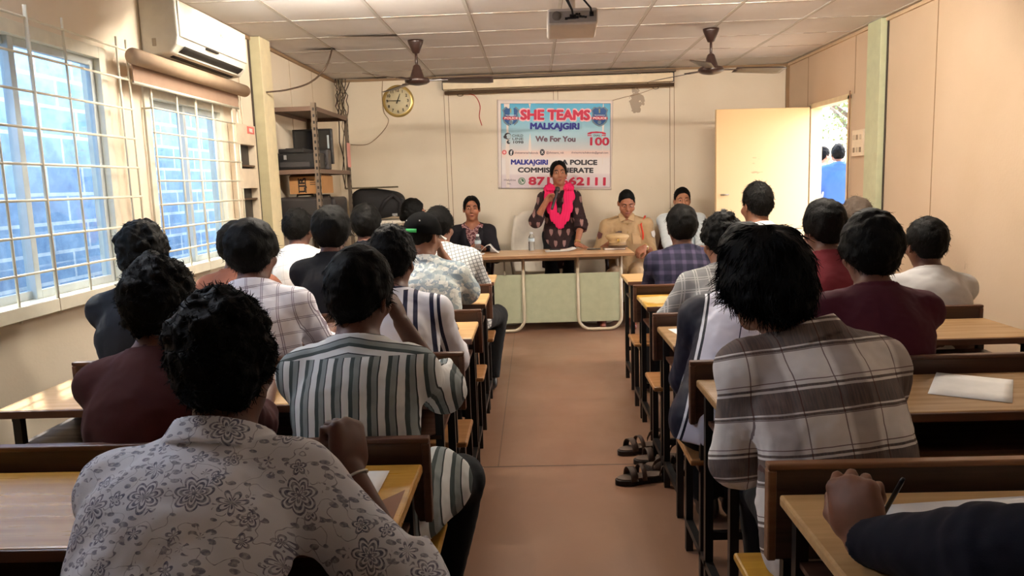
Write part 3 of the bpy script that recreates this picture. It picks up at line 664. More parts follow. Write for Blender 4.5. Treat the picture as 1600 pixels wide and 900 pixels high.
# ------------------------------------------------------------------ ceiling projector
pj = empty('projector', (.20, 3.62, 2.07), 'white projector hanging from the ceiling with black cables', 'projector')
M_pj = simple('white_projector_plastic', (220, 208, 196), .45)
tl = Matrix.Rotation(math.radians(-9), 3, 'X')
pc = np.array([.20, 3.70, 2.125])
def PJ(a, b_, c_): return pc+np.array(tl @ Vector((a, b_, c_)))
b = MB(); b.box(pc-(.115, .10, .038), pc+(.115, .10, .038), tilt=tl); b.build('casing', M_pj, pj, bevel=.012, seg=3)
b = MB(); b.box(PJ(0, -.101, -.004)-(.108, .002, .026), PJ(0, -.101, -.004)+(.108, .002, .026), tilt=tl); rp = b.build('rear_panel', simple('grey_projector_panel', (168, 158, 148), .5), pj, bevel=.002)
b = MB(); b.lathe(PJ(-.073, -.104, 0), [(.001, .003), (.021, .003), (.021, -.002), (.001, -.002)], 20, 'y'); b.build('speaker_grille', simple('grey_grille', (120, 112, 104), .7), rp)
rr = random.Random(2)
for (a, c_, w, h) in ((-.030, -.014, .006, .005), (-.016, -.012, .008, .004), (.0, -.006, .014, .010), (.02, -.010, .006, .005), (.034, -.006, .005, .005), (.046, -.008, .007, .004), (.018, .006, .006, .004), (.03, .006, .004, .004), (.085, .004, .009, .010), (.058, -.010, .005, .004)):
    b = MB(); p_ = PJ(a, -.105, c_); b.box(p_-(w, .003, h), p_+(w, .003, h), tilt=tl); b.build('port', simple('black_plastic', (26, 24, 24)), rp)
b = MB(); b.tube([(.20, 3.70, 2.16), (.20, 3.70, CEIL)], .018, 14); b.lathe((.20, 3.70, 0), [(.001, CEIL-.012), (.06, CEIL-.012), (.06, CEIL), (.001, CEIL)], 20); b.box((.14, 3.66, 2.158), (.26, 3.74, 2.166)); b.build('ceiling_mount', simple('white_projector_plastic', (220, 208, 196)), pj)
for sx in (-.10, .10):
    b = MB(); p_ = PJ(sx, .0, .044); b.lathe(p_, [(.001, -.004), (.011, -.004), (.012, .004), (.001, .006)], 12); b.build('foot', simple('black_plastic', (26, 24, 24)), pj)
b = MB(); e1 = PJ(.0, -.108, -.004); b.tube([e1, e1+(-.005, -.03, .02), (.165, 3.56, 2.22), (.13, 3.60, 2.30), (.16, 3.68, 2.42), (.18, 3.69, CEIL-.013)], [.005, .005, .0085, .005, .004, .004], 8); b.build('signal_cable', simple('black_plastic', (26, 24, 24)), pj)
b = MB(); e1 = PJ(.085, -.108, .004); b.tube([e1, e1+(-.005, -.02, .02), (.25, 3.57, 2.20), (.22, 3.60, 2.28), (.215, 3.66, 2.42), (.21, 3.69, CEIL-.013)], .0045, 8); b.build('power_cable', simple('black_plastic', (26, 24, 24)), pj)

# ------------------------------------------------------------------ tube lights added out of view to light the room
def added_tube_light(p, watts, col, label):
    x, y, z = p; root = empty('added_tube_light', (x, y, z), label, 'lamp')
    if z > 2.45:                                       # batten across the ceiling: along X, standing off downward
        def P(l, o, s): return (x+l, y+s, z-o)
    else:                                              # batten along the wall
        q_ = -1 if x > 0 else 1
        def P(l, o, s): return (x+q_*o, y+l, z+s)
    def bx(l0, l1, o0, o1, s0, s1): a_, b_ = np.array(P(l0, o0, s0)), np.array(P(l1, o1, s1)); return MB().box(np.minimum(a_, b_), np.maximum(a_, b_))
    bx(-.62, .62, .001, .035, -.025, .025).build('batten', simple('white_batten', (236, 234, 226), .4), root, bevel=.004)
    if z > 2.45:                                       # asymmetric reflector: unseen plate added to hold light off the near rows
        bx(-.63, .63, .001, .105, -.075, -.068).build('added_shield', simple('white_batten', (236, 234, 226)), root)
    em = Mat('tube_glow', (255, 250, 240), .5); em.set('Emission Color', srgb(*col)); em.set('Emission Strength', watts)
    b = MB(); b.tube([P(-.58, .058, 0), P(.58, .058, 0)], .013, 14); b.build('tube', em.m, root)
    for q in (-1, 1): bx(q*.59-.01, q*.59+.01, .03, .072, -.018, .018).build('holder', simple('white_batten', (236, 234, 226)), root)
for t_, lab in zip(ADDED_TUBES, ('added tube light on the ceiling above the window side desks, above the picture edge', 'added tube light on the ceiling above the door side desks, above the picture edge', 'added tube light high on the window side wall over the nearest window', 'added tube light high on the door side wall, behind the photographer')): added_tube_light(*t_, lab)

# ------------------------------------------------------------------ switchboard
sw = empty('switchboard', (XR, 6.30, 1.53), 'white switchboard on the wall between the door and green post', 'switchboard')
p0, p1 = atx(1333, 203, XR), atx(1352, 245, XR)
b = MB(); b.box((XR-.03, 6.22, 1.52), (XR-.0021, 6.43, 1.73)); b.build('box', simple('white_switch_plastic', (228, 210, 184), .4), sw, bevel=.005)
for i in range(2):
    for j in range(3):
        b = MB(); y = 6.265+.06*j; z = 1.57+.10*i; b.box((XR-.036, y-.014, z-.02), (XR-.029, y+.014, z+.02)); b.build('switch', simple('grey_switch', (196, 178, 154), .4) if (i+j) % 2 else simple('brown_switch', (128, 108, 90), .4), sw, bevel=.002)

# ------------------------------------------------------------------ steel rack and what stands on it
KX0, KX1, KY0, KY1 = XL+.012, -1.665, 5.96, 7.0
rk = empty('steel_rack', ((KX0+KX1)/2, (KY0+KY1)/2, 0), 'slotted-angle steel rack holding black equipment beside the tan post', 'rack')
m = Mat('grey_slotted_steel', (112, 98, 84), .45, .4, .3); sp = m.n('SeparateXYZ', i_Vector=m.coord())
fz = m.math('ABSOLUTE', m.math('SUBTRACT', m.math('FRACT', m.math('MULTIPLY', sp.outputs[2], 28)), .5))
M_post_plain = m.m
M_angle = simple('slotted_steel_angle', (116, 100, 84), .45, .4, .2)
M_hole = simple('slot_hole', (30, 26, 22), .8)
M_shelf = simple('brown_grey_shelf_steel', (112, 88, 74), .5, .4, .1)
for x, sx in ((KX0, 1), (KX1, -1)):
    for y, sy in ((KY0, 1), (KY1, -1)):
        b = MB(); b.box((min(x, x+sx*.036), min(y, y+sy*.003), 0), (max(x, x+sx*.036), max(y, y+sy*.003), 2.06)); b.box((min(x, x+sx*.003), min(y, y+sy*.036), 0), (max(x, x+sx*.003), max(y, y+sy*.036), 2.06))
        for k in range(40):
            z = .05+k*.05
            b.box((x+sx*.012-.0035+(.0 if sx > 0 else 0), y-.0012 if sy > 0 else y-.0012-.0, z), (x+sx*.012+.0105*sx if sx > 0 else x+sx*.012+.0035, y+.0012, z+.022), 1) if sx > 0 else b.box((x-.024, y-.0012, z), (x-.010, y+.0012, z+.022), 1)
            xx = x; b.box((xx-.0012, y+sy*.02-.007, z), (xx+.0012, y+sy*.02+.007, z+.022), 1)
        b.build('post', [M_angle, M_hole], rk)
for z in (2.03, 1.55, 1.07, .58, .12):
    b = MB(); b.box((KX0+.003, KY0+.003, z), (KX1-.003, KY1-.003, z+.004)); b.box((KX0+.003, KY0+.003, z-.03), (KX1-.003, KY0+.006, z)); b.box((KX1-.006, KY0+.003, z-.03), (KX1-.003, KY1-.003, z)); b.box((KX0+.003, KY1-.006, z-.03), (KX1-.003, KY1-.003, z)); b.box((KX0+.003, KY0+.003, z-.03), (KX0+.006, KY1-.003, z))
    b.build('shelf', M_shelf, rk)
M_blk = simple('black_equipment_plastic', (30, 28, 28), .4, .4); M_blk2 = simple('dark_grey_plastic', (58, 54, 54), .5)
S2 = 1.555
# printer
pr = empty('printer', (-1.86, 6.16, S2), 'black printer on the rack shelf before the dark monitor', 'printer')
b = MB(); b.box((-2.02, 6.02, S2), (-1.71, 6.32, S2+.13)); b.build('body', M_blk, pr, bevel=.012)
b = MB(); b.box((-2.0, 6.03, S2+.131), (-1.80, 6.30, S2+.165)); b.box((-2.0, 6.20, S2+.165), (-1.86, 6.28, S2+.178)); b.build('lid', M_blk, pr, bevel=.008)
b = MB(); b.box((-1.99, 6.012, S2+.02), (-1.75, 6.0199, S2+.06)); b.build('paper_tray', M_blk2, pr, bevel=.003)
b = MB(); b.box((-1.955, 6.013, S2+.08), (-1.935, 6.0199, S2+.115)); b.build('button_panel', simple('light_button', (150, 150, 150), .4), pr)
# monitor
mo = empty('monitor', (-1.84, 6.50, S2), 'black flat monitor standing behind the printer on the rack', 'monitor')
b = MB(); b.box((-2.02, 6.48, S2+.05), (-1.685, 6.52, S2+.345)); b.build('bezel', M_blk, mo, bevel=.006)
b = MB(); b.box((-2.0, 6.474, S2+.07), (-1.70, 6.4799, S2+.33)); b.build('screen', simple('dark_screen', (20, 20, 24), .15, .6), mo)
b = MB(); b.box((-1.90, 6.50, S2+.012), (-1.84, 6.54, S2+.2)); b.box((-1.96, 6.42, S2+.0005), (-1.78, 6.60, S2+.013)); b.build('stand', M_blk, mo)
b = MB(); b.box((-1.725, 6.470, S2+.18), (-1.71, 6.4739, S2+.29)); b.build('sticker', simple('pale_sticker', (170, 180, 184), .5), mo)
# small desktop speaker
sp_ = empty('desktop_speaker', (-1.735, 6.38, S2), 'small grey desktop speaker on the rack before the monitor', 'speaker')
b = MB(); b.box((-1.775, 6.34, S2), (-1.69, 6.44, S2+.165)); b.build('body', M_blk2, sp_, bevel=.01)
for z, r in ((.05, .03), (.115, .022)):
    b = MB(); b.lathe((-1.732, 6.3395, S2+z), [(.001, .002), (r, .003), (r, 0), (.001, 0)], 18, 'y'); b.build('driver', M_blk, sp_)
# black cases on the third shelf
S3 = 1.075
for (x0, x1, y0, y1, h, lab) in ((-2.03, -1.70, 6.02, 6.40, .265, 'large black amplifier case with small logo on the middle rack shelf'), (-2.03, -1.70, 6.50, 6.95, .25, 'black equipment case at the far end of the middle rack shelf')):
    r_ = empty('equipment_case', ((x0+x1)/2, (y0+y1)/2, S3), lab, 'case')
    b = MB(); b.box((x0, y0, S3), (x1, y1, S3+h)); b.build('body', M_blk2 if y0 > 6.3 else simple('charcoal_plastic', (44, 40, 40), .45), r_, bevel=.03, seg=4)
    b = MB(); b.tube([(x0+.1, (y0+y1)/2, S3+h-.005), (x0+.1, (y0+y1)/2, S3+h+.018), (x1-.1, (y0+y1)/2, S3+h+.018), (x1-.1, (y0+y1)/2, S3+h-.005)], .008, 8); b.build('handle', M_blk, r_)
    if y0 < 6.3:
        for dx in (-.012, .012):
            b = MB(); b.lathe((-1.86+dx, y0-.001, S3+.17), [(.001, .002), (.008, .002), (.008, -.001), (.001, -.001)], 12, 'y'); b.build('logo', simple('light_button', (150, 150, 150)), r_)
    b = MB(); b.box((x1-.10, y0+.05, S3+.02), (x1+.002, y0+.14, S3+.2)); b.build('connector_panel', M_blk, r_)
# carton
cb = empty('cardboard_box', (-1.80, 6.24, 1.34), 'open brown cardboard box with black printing on top of the amplifier case', 'box')
M_cart = simple('brown_cardboard', (168, 122, 76), .85); M_cart2 = simple('brown_cardboard_inner', (122, 86, 54), .85)
cz = 1.364; b = MB(); X0, X1, Y0, Y1 = -1.94, -1.675, 6.06, 6.38; t = .004; hh = .135
b.box((X0, Y0, cz), (X1, Y0+t, cz+hh)); b.box((X0, Y1-t, cz), (X1, Y1, cz+hh)); b.box((X0, Y0+t, cz), (X0+t, Y1-t, cz+hh)); b.box((X1-t, Y0+t, cz), (X1, Y1-t, cz+hh)); b.box((X0+t, Y0+t, cz), (X1-t, Y1-t, cz+t)); cbo = b.build('carton', M_cart, cb)
b = MB(); b.add([(X0, Y0, cz+hh), (X1, Y0, cz+hh), (X1-.01, Y0+.08, cz+hh+.045), (X0+.02, Y0+.08, cz+hh+.045)], [(0, 1, 2, 3)]); b.build('flap', M_cart2, cb, solid=.003)
b = MB(); b.add([(X1, Y0, cz+hh), (X1, Y1, cz+hh), (X1-.06, Y1-.02, cz+hh+.035), (X1-.06, Y0+.04, cz+hh+.035)], [(0, 1, 2, 3)]); b.build('flap', M_cart2, cb, solid=.003)
b = MB(); b.box((X0+.07, Y0-.001, cz+.006), (X0+.078, Y0, cz+.125)); b.box((X0+.125, Y0-.001, cz+.006), (X0+.133, Y0, cz+.125)); b.build('printed_bar', simple('black_ink', (30, 24, 22), .8), cbo)
text('printed_lettering', 'LJR', .062, (X0+.122, Y0-.0008, cz+.008), (0, 0, 1), (-1, 0, 0), simple('black_ink', (30, 24, 22)), cbo, .002, align='LEFT', width=.112)
b = MB()
for k in range(3): b.box((X1-.10, Y0-.0009, cz+.07+.016*k), (X1-.04-.012*k, Y0, cz+.075+.016*k))
b.build('printed_lines', simple('black_ink', (30, 24, 22)), cbo)
# pink paper hanging at the far post
o = MB().box((-1.66, 6.88, 1.585), (-1.655, 6.985, 1.80)).build('pink_paper', simple('pink_paper', (226, 160, 150), .7)); o.location.z += .0; tag(o, 'pink paper tied upright to the far post of the rack', 'paper')

# ------------------------------------------------------------------ corner: cabinet, box, black bag, board
cbn = empty('white_cabinet', (-1.58, 7.62, 0), 'white low cabinet in the corner under the black bag', 'cabinet')
M_wc = simple('white_cabinet_paint', (216, 200, 176), .5)
b = MB(); b.box((-1.88, 7.36, 0), (-1.30, 7.90, 1.04)); b.build('body', M_wc, cbn, bevel=.006)
b = MB(); b.box((-1.90, 7.34, 1.0401), (-1.28, 7.92, 1.075)); b.build('top_tray', simple('white_plastic', (232, 222, 206)), cbn, bevel=.012)
for s in (0, 1):
    b = MB(); b.box((-1.87+.29*s, 7.348, .04), (-1.60+.29*s, 7.3599, 1.0)); d_ = b.build('door', M_wc, cbn, bevel=.003)
    b = MB(); b.tube([(-1.62+.06*s, 7.335, .6), (-1.62+.06*s, 7.335, .7)], .006, 8); b.build('handle', simple('dull_steel', (150, 140, 124)), d_)
bg = empty('black_bag', (-1.56, 7.55, 1.077), 'big rounded black bag on the white cabinet beside the rack', 'bag')
b = MB()
def bagf(u, v):
    a = 2*PI*u; ph = PI*(v-.5); cx = math.cos(ph); sg = lambda q, e: math.copysign(abs(q)**e, q)
    return (-1.55+.27*sg(cx, .6)*sg(math.cos(a), .7), 7.58+.20*sg(cx, .6)*sg(math.sin(a), .7), 1.232+.150*sg(math.sin(ph), .75)*(1-.12*math.cos(a)))
b.grid(bagf, 40, 20); b.build('body', simple('black_bag_cloth', (24, 22, 24), .75), bg)
b = MB(); b.tube([(-1.50, 7.385, 1.16), (-1.44, 7.36, 1.26), (-1.36, 7.38, 1.32), (-1.31, 7.45, 1.25), (-1.315, 7.44, 1.14)], .02, 8); b.build('strap', simple('black_strap', (36, 34, 36), .7), bg)
b = MB(); b.lathe((-1.335, 7.46, 1.20), [(.001, .09), (.04, .09), (.085, .07), (.095, .03), (.09, 0)], 20, 'y'); b.build('side_pocket', simple('black_strap', (36, 34, 36)), bg)
b = MB(); b.box((-1.375, 7.366, 1.118), (-1.325, 7.3695, 1.14)); b.build('label_patch', simple('light_button', (150, 150, 150)), bg)
o = MB().box((-1.84, 7.45, 1.386), (-1.37, 7.75, 1.402)).build('thin_board', simple('olive_board', (92, 80, 58), .6), bevel=.003); tag(o, 'thin olive board lying flat on top of the black bag', 'board')

# ------------------------------------------------------------------ white wall shelf between window and tan post
es = empty('wall_cabinet', (XL, 5.35, 1.0), 'white open wall cabinet with black gaps between window and tan post', 'cabinet')
x0, x1 = XL+.003, XL+.06
b = MB(); b.box((x0, 5.17, .95), (x1, 5.195, 1.86)); b.box((x0, 5.50, .95), (x1, 5.53, 1.86))
for z0, z1 in ((1.72, 1.86), (1.42, 1.555), (.95, 1.0)): b.box((x0, 5.195, z0), (x1, 5.50, z1))
b.build('carcass', simple('white_cabinet_paint', (216, 200, 176)), es, bevel=.003)
b = MB(); b.box((x0, 5.195, 1.0), (x0+.006, 5.50, 1.42)); b.box((x0, 5.195, 1.555), (x0+.006, 5.50, 1.72)); b.build('dark_back', simple('black_plastic', (26, 24, 24)), es)
for z in (1.57, 1.34):
    b = MB(); b.box((x0+.006, 5.196, z), (x1-.01, 5.499, z+.012)); b.build('ledge', simple('dark_bronze', (92, 72, 54)), es)
ro = empty('fire_notice', (XL+.06, 5.42, 1.80), 'small red and white notice above the wall cabinet', 'notice')
b = MB(); b.box((XL+.0605, 5.37, 1.80), (XL+.063, 5.50, 1.85)); rn = b.build('plate', simple('red_notice', (214, 110, 100), .5), ro)
text('lettering', 'FIRE', .036, (XL+.0632, 5.435, 1.812), (0, 1, 0), (0, 0, 1), simple('white_ink', (246, 236, 232), .6), rn, .001)

# ------------------------------------------------------------------ banner
BY = YB-.012
def bp(zx, zy, d=0): return aty(770+zx/6, 150+zy/6, BY-d)
bn = empty('banner', (.24, BY, 1.41), 'white and blue SHE TEAMS police banner hanging on the wall behind the speaker', 'banner')
c00, c10, c11, c01 = bp(40, 35), bp(1128, 40), bp(1112, 878), bp(50, 868)
m = Mat('banner_sheet', (234, 222, 216), .42, .35); M_bn = m.m
def bil(u, v, d=0, A=c00, B=c10, C_=c11, D_=c01):
    p = (A*(1-u)+B*u)*(1-v)+(D_*(1-u)+C_*u)*v
    return p+(0, -d-.003*math.sin(u*15.7)**8-.0015*math.sin(v*9+u*4), 0)
b = MB(); b.grid(lambda u, v: bil(u, v), 60, 40); b.build('sheet', M_bn, bn, solid=.002)
q00, q10, q11, q01 = bp(75, 70), bp(1102, 68), bp(1098, 855), bp(80, 862)
m = Mat('banner_print', (255, 255, 255), .4, .35)
vv = m.uv()[1]
c_ = m.ramp(vv, [(0, (70, 172, 216)), (.12, (104, 188, 220)), (.40, (176, 208, 222)), (.54, (214, 212, 214)), (.575, (240, 212, 204)), (.63, (238, 220, 214)), (.66, (236, 228, 226)), (.83, (238, 230, 230)), (.85, (226, 214, 218)), (1, (220, 206, 214))])
m.set('Base Color', c_)
b = MB(); b.grid(lambda u, v: bil(u, v, .0022, q00, q10, q11, q01), 60, 40); pro = b.build('print_area', m.m, bn)
uvl = pro.data.uv_layers.new(name='UVMap'); nn = 61
for l in pro.data.loops:
    i = l.vertex_index; uvl.data[l.index].uv = ((i % nn)/60, (i//nn)/40)
M_red = simple('banner_crimson', (206, 26, 70), .5); M_blu = simple('banner_navy', (14, 14, 140), .5); M_bk = simple('banner_black', (34, 26, 38), .5); M_mau = simple('banner_plum', (104, 74, 92), .5)
M_pk = simple('banner_pale_pink', (250, 196, 206), .5); M_wh = simple('banner_white', (246, 240, 240), .5); M_shd = simple('crest_blue', (24, 84, 150), .5); M_shd2 = simple('crest_steel_grey', (110, 132, 150), .5); M_green_ = simple('phone_icon_green', (70, 112, 84), .5)
ux = (c10-c00); ux /= np.linalg.norm(ux); uz = np.array([0, 0, 1.]); uz = uz-ux*(uz@ux)
ROWY = .0058
def btext(name, body, zx0, zx1, zbase, zcap, mat, bold=.0, d=ROWY, par=pro):
    o = bp(zx0, zbase, d); e = bp(zx1, zbase, d); h = np.linalg.norm(bp(zx0, zcap, d)-o)
    w = np.linalg.norm(e-o); t = text(name, body, h/.70, o, ux, uz, mat, par, bold, align='LEFT', width=w)
    return t
btext('headline_outline', 'SHE TEAMS', 252, 906, 226, 122, M_pk, .015, ROWY-.0012); btext('headline_lettering', 'SHE TEAMS', 260, 900, 218, 130, M_red, .0080)
btext('town_lettering', 'MALKAJGIRI', 348, 800, 308, 252, M_blu, .0060)
btext('slogan_lettering', 'We For You', 402, 772, 425, 376, M_mau, .0040)
btext('office_lettering', 'MALKAJGIRI', 168, 508, 640, 596, M_blu, .0042)
btext('office_lettering', 'A POLICE', 648, 976, 642, 598, M_bk, .0042)
btext('office_lettering', 'COMMISSIONERATE', 234, 936, 714, 670, M_bk, .0042)
btext('number_lettering', '8712662111', 334, 1048, 830, 760, M_red, .0062)
btext('small_lettering', 'Helpline', 104, 212, 796, 776, M_mau, .0002); btext('small_lettering', 'No.', 136, 172, 830, 812, M_mau, .0002)
btext('social_lettering', 'sheteamsrachakonda', 204, 424, 540, 522, M_mau, .0003); btext('social_lettering', '@sheteams_rck', 500, 664, 540, 520, M_mau, .0003); btext('social_lettering', 'sheteamsrachakonda@gmail.com', 736, 1080, 538, 520, M_mau, .0002)
btext('childline_lettering', 'CHILD', 180, 282, 382, 360, M_bk, .0004); btext('childline_lettering', 'LINE', 180, 282, 412, 390, M_bk, .0004); btext('childline_lettering', '1098', 182, 276, 444, 420, M_bk, .0012)
btext('dial_lettering', '100', 888, 1060, 460, 388, M_red, .005); btext('dial_lettering', 'DIAL', 944, 1006, 378, 362, M_bk, .0006)
def bpoly(name, pts, mat, d=ROWY-.001):
    b = MB(); V = [bp(x, y, d) for x, y in pts]; n = len(V); V += [v+(0, -.001, 0) for v in V]
    b.add(V, [tuple(range(n)), tuple(range(n, 2*n))[::-1]]+[(i, (i+1) % n, n+(i+1) % n, n+i) for i in range(n)]); return b.build(name, mat, pro)
def disc(name, x, y, r, mat, d=ROWY-.001, k=1.0, a0=0, a1=2*PI): return bpoly(name, [(x+r*math.cos(a0+(a1-a0)*i/24), y+k*r*math.sin(a0+(a1-a0)*i/24)) for i in range(24)], mat, d)
for ox in (168, 1000):
    sh = [(-80, -62), (-62, -78), (-48, -92), (-22, -84), (0, -94), (22, -84), (48, -92), (64, -78), (82, -62), (70, -30), (72, -6), (80, 20), (66, 56), (40, 80), (0, 98), (-38, 80), (-66, 56), (-78, 20), (-70, -6), (-68, -30)]
    bpoly('crest', [(ox+x, 192+y) for x, y in sh], M_shd2, ROWY-.002)
    bpoly('crest_field', [(ox+x*.82, 190+y*.86) for x, y in sh], M_shd, ROWY-.001)
    bpoly('crest_band', [(ox-72, 200), (ox-40, 192), (ox, 190), (ox+40, 192), (ox+74, 200), (ox+74, 218), (ox+40, 222), (ox, 226), (ox-40, 222), (ox-72, 218)], M_red, ROWY-.0002)
    bpoly('crest_pillar', [(ox-7, 120), (ox+7, 120), (ox+5, 160), (ox-5, 160)], simple('crest_gold', (176, 168, 120), .5), ROWY); disc('crest_wheel', ox, 246, 18, M_shd2, ROWY)
    btext('crest_lettering', 'POLICE', ox-60, ox+62, 216, 197, M_wh, .0010, ROWY+.001); btext('crest_lettering', 'TELANGANA', ox-50, ox+52, 184, 176, M_wh, .0003, ROWY+.001)
bpoly('telephone_icon', [(886, 360), (890, 346), (920, 336), (972, 332), (1030, 336), (1058, 346), (1062, 360), (1030, 358), (1020, 348), (930, 348), (920, 358)], M_red); bpoly('telephone_icon', [(888, 366), (920, 366), (930, 374), (888, 376)], M_red); bpoly('telephone_icon', [(1022, 366), (1060, 366), (1060, 376), (1018, 374)], M_red)
disc('childline_icon', 140, 376, 32, M_bk); disc('childline_icon', 148, 378, 23, simple('icon_pale_blue', (186, 206, 216), .5), ROWY); disc('childline_icon', 116, 384, 16, M_bk, ROWY+.0006); disc('childline_icon', 148, 432, 18, M_bk); disc('childline_icon', 158, 428, 10, simple('icon_pale_blue', (186, 206, 216)), ROWY)
disc('social_icon', 108, 528, 22, simple('icon_coral', (224, 104, 104), .5)); disc('social_icon', 108, 528, 11, M_pk, ROWY); disc('social_icon', 172, 530, 24, M_bk, ROWY-.001, 1.25); btext('social_icon', 'f', 164, 182, 552, 512, M_wh, .002, ROWY+.0006); disc('social_icon', 464, 528, 23, M_bk, ROWY-.001, 1.3); btext('social_icon', 'X', 452, 476, 540, 514, M_wh, .001, ROWY+.0006)
disc('phone_icon', 272, 798, 34, M_green_); disc('phone_icon', 272, 797, 26, M_wh, ROWY-.0003); disc('phone_icon', 272, 797, 22, M_green_, ROWY+.0004)
bpoly('phone_icon', [(258, 786), (266, 782), (270, 792), (266, 796), (274, 806), (280, 802), (288, 808), (282, 816), (270, 812), (260, 800)], M_wh, ROWY+.001)
for a, bq in (((75, 70), (1102, 68)), ((80, 862), (1098, 855))): bpoly('border_line', [a, bq, (bq[0], bq[1]+3), (a[0], a[1]+3)], M_mau)
for a, bq in (((75, 70), (80, 862)), ((1102, 68), (1098, 855))): bpoly('border_line', [a, (a[0]+3, a[1]), (bq[0]+3, bq[1]), bq], M_mau)

# ------------------------------------------------------------------ outside the door: tree
tr_ = empty('tree', (6.2, 15.0, -.1), 'sunlit leafy tree outside the open door', 'tree')
b = MB(); b.tube([(6.2, 15, -.1), (6.25, 15, 1.2), (6.1, 14.9, 2.4), (6.3, 15, 3.6)], [.16, .13, .10, .05], 12)
for k in range(7):
    a = k*.9; b.tube([(6.15, 14.95, 1.5+.28*k), (6.15+.8*math.cos(a), 14.95+.8*math.sin(a), 2.1+.3*k), (6.15+1.4*math.cos(a), 14.95+1.4*math.sin(a), 2.4+.33*k)], [.05, .03, .012], 7)
b.build('trunk', simple('grey_bark', (128, 112, 96), .9), tr_)
b = MB(); rr = random.Random(11)
for k in range(5200):
    a = rr.random()*2*PI; ph = math.acos(rr.uniform(-1, 1)); r = 1.9*rr.random()**.4; c = np.array([6.15+r*math.sin(ph)*math.cos(a), 14.95+r*math.sin(ph)*math.sin(a), 2.9+1.25*r/1.9*1.2*math.cos(ph)])
    if math.sin(c[0]*5.3)+math.sin(c[1]*4.7+1)+math.sin(c[2]*5.9) < -.3: continue
    d = Vector((rr.gauss(0, 1), rr.gauss(0, 1), rr.gauss(-.4, .7))).normalized(); s_ = d.cross(Vector((rr.gauss(0, 1), rr.gauss(0, 1), rr.gauss(0, 1)))).normalized(); l = .05+.05*rr.random()
    d = np.array(d)*l; s_ = np.array(s_)*l*.35; b.add([c, c+d*.5+s_, c+d, c+d*.5-s_], [(0, 1, 2, 3)])
fo = b.build('foliage', simple('pale_green_leaf', (120, 132, 84), .6), tr_); fo['kind'] = 'stuff'
# ------------------------------------------------------------------ people: implicit surfaces polygonised to single meshes
def nrm(v): v = np.asarray(v, float); return v/(np.linalg.norm(v)+1e-12)
_nz = np.random.default_rng(3).random((64, 64, 64)).astype(np.float32)*2-1
def vnoise(p):
    """trilinear lattice noise, p (N,3)"""
    i = np.floor(p).astype(np.int32); f = (p-i).astype(np.float32); f = f*f*(3-2*f); i &= 63; j = (i+1) & 63
    x0, y0, z0 = i.T; x1, y1, z1 = j.T; fx, fy, fz = f.T
    a = _nz[x0, y0, z0]*(1-fx)+_nz[x1, y0, z0]*fx; b = _nz[x0, y1, z0]*(1-fx)+_nz[x1, y1, z0]*fx
    c = _nz[x0, y0, z1]*(1-fx)+_nz[x1, y0, z1]*fx; d = _nz[x0, y1, z1]*(1-fx)+_nz[x1, y1, z1]*fx
    return (a*(1-fy)+b*fy)*(1-fz)+(c*(1-fy)+d*fy)*fz
class Cone:
    """tapered capsule with an oval section: s = wide axis, k = depth / width"""
    def __init__(S, a, b, ra, rb, s=None, k=1.0, sm=.02, cut=None, uvo=None, neg=False, wmin=None):
        S.wmin = wmin
        S.a = np.array(a, float); S.b = np.array(b, float); S.L = np.linalg.norm(S.b-S.a)+1e-9; S.w = (S.b-S.a)/S.L
        s = np.array((1, 0, 0), float) if s is None else np.array(s, float)
        if abs(s@S.w) > .95: s = np.array((0, 1., 0))
        s = nrm(s-S.w*(s@S.w)); S.s = s; S.n = np.cross(S.w, s); S.ra, S.rb, S.k, S.sm, S.cut, S.neg = ra, rb, k, sm, cut or [], neg
        R = max(ra, rb)*max(1, k); S.lo = np.minimum(S.a, S.b)-R; S.hi = np.maximum(S.a, S.b)+R; S.uvo = uvo
    def loc(S, p):
        q = p-S.a; return q@S.s, q@S.n, q@S.w
    def dist(S, p):
        x, y, w = S.loc(p); t = np.clip(w/S.L, 0, 1); y = y/S.k
        d = (np.sqrt(x*x+y*y+(w-t*S.L)**2)-(S.ra+(S.rb-S.ra)*t))*min(1, S.k)
        for pt, n in S.cut: d = np.maximum(d, (p-pt)@n)
        return d
    def uv(S, p):
        if S.uvo is not None: o, U, V = S.uvo; return (p-o)@U, (p-o)@V
        x, y, w = S.loc(p); r = .5*(S.ra+S.rb); return np.arctan2(x, y)*r, w
class Ell:
    def __init__(S, c, r, R=None, sm=.02, neg=False, cut=None, uvo=None):
        S.wmin = None; S.c = np.array(c, float); S.r = np.array(r, float); S.R = np.eye(3) if R is None else np.array(R, float); S.sm, S.neg, S.cut, S.uvo = sm, neg, cut or [], uvo
        m = S.r.max(); S.lo = S.c-m; S.hi = S.c+m
    def dist(S, p):
        q = (p-S.c)@S.R; k0 = np.sqrt(((q/S.r)**2).sum(-1)); k1 = np.sqrt(((q/S.r**2)**2).sum(-1))
        d = k0*(k0-1)/(k1+1e-9)
        for pt, n in S.cut: d = np.maximum(d, (p-pt)@n)
        return d
    def uv(S, p):
        if S.uvo is not None: o, U, V = S.uvo; return (p-o)@U, (p-o)@V
        q = (p-S.c)@S.R; return q[:, 0], q[:, 2]
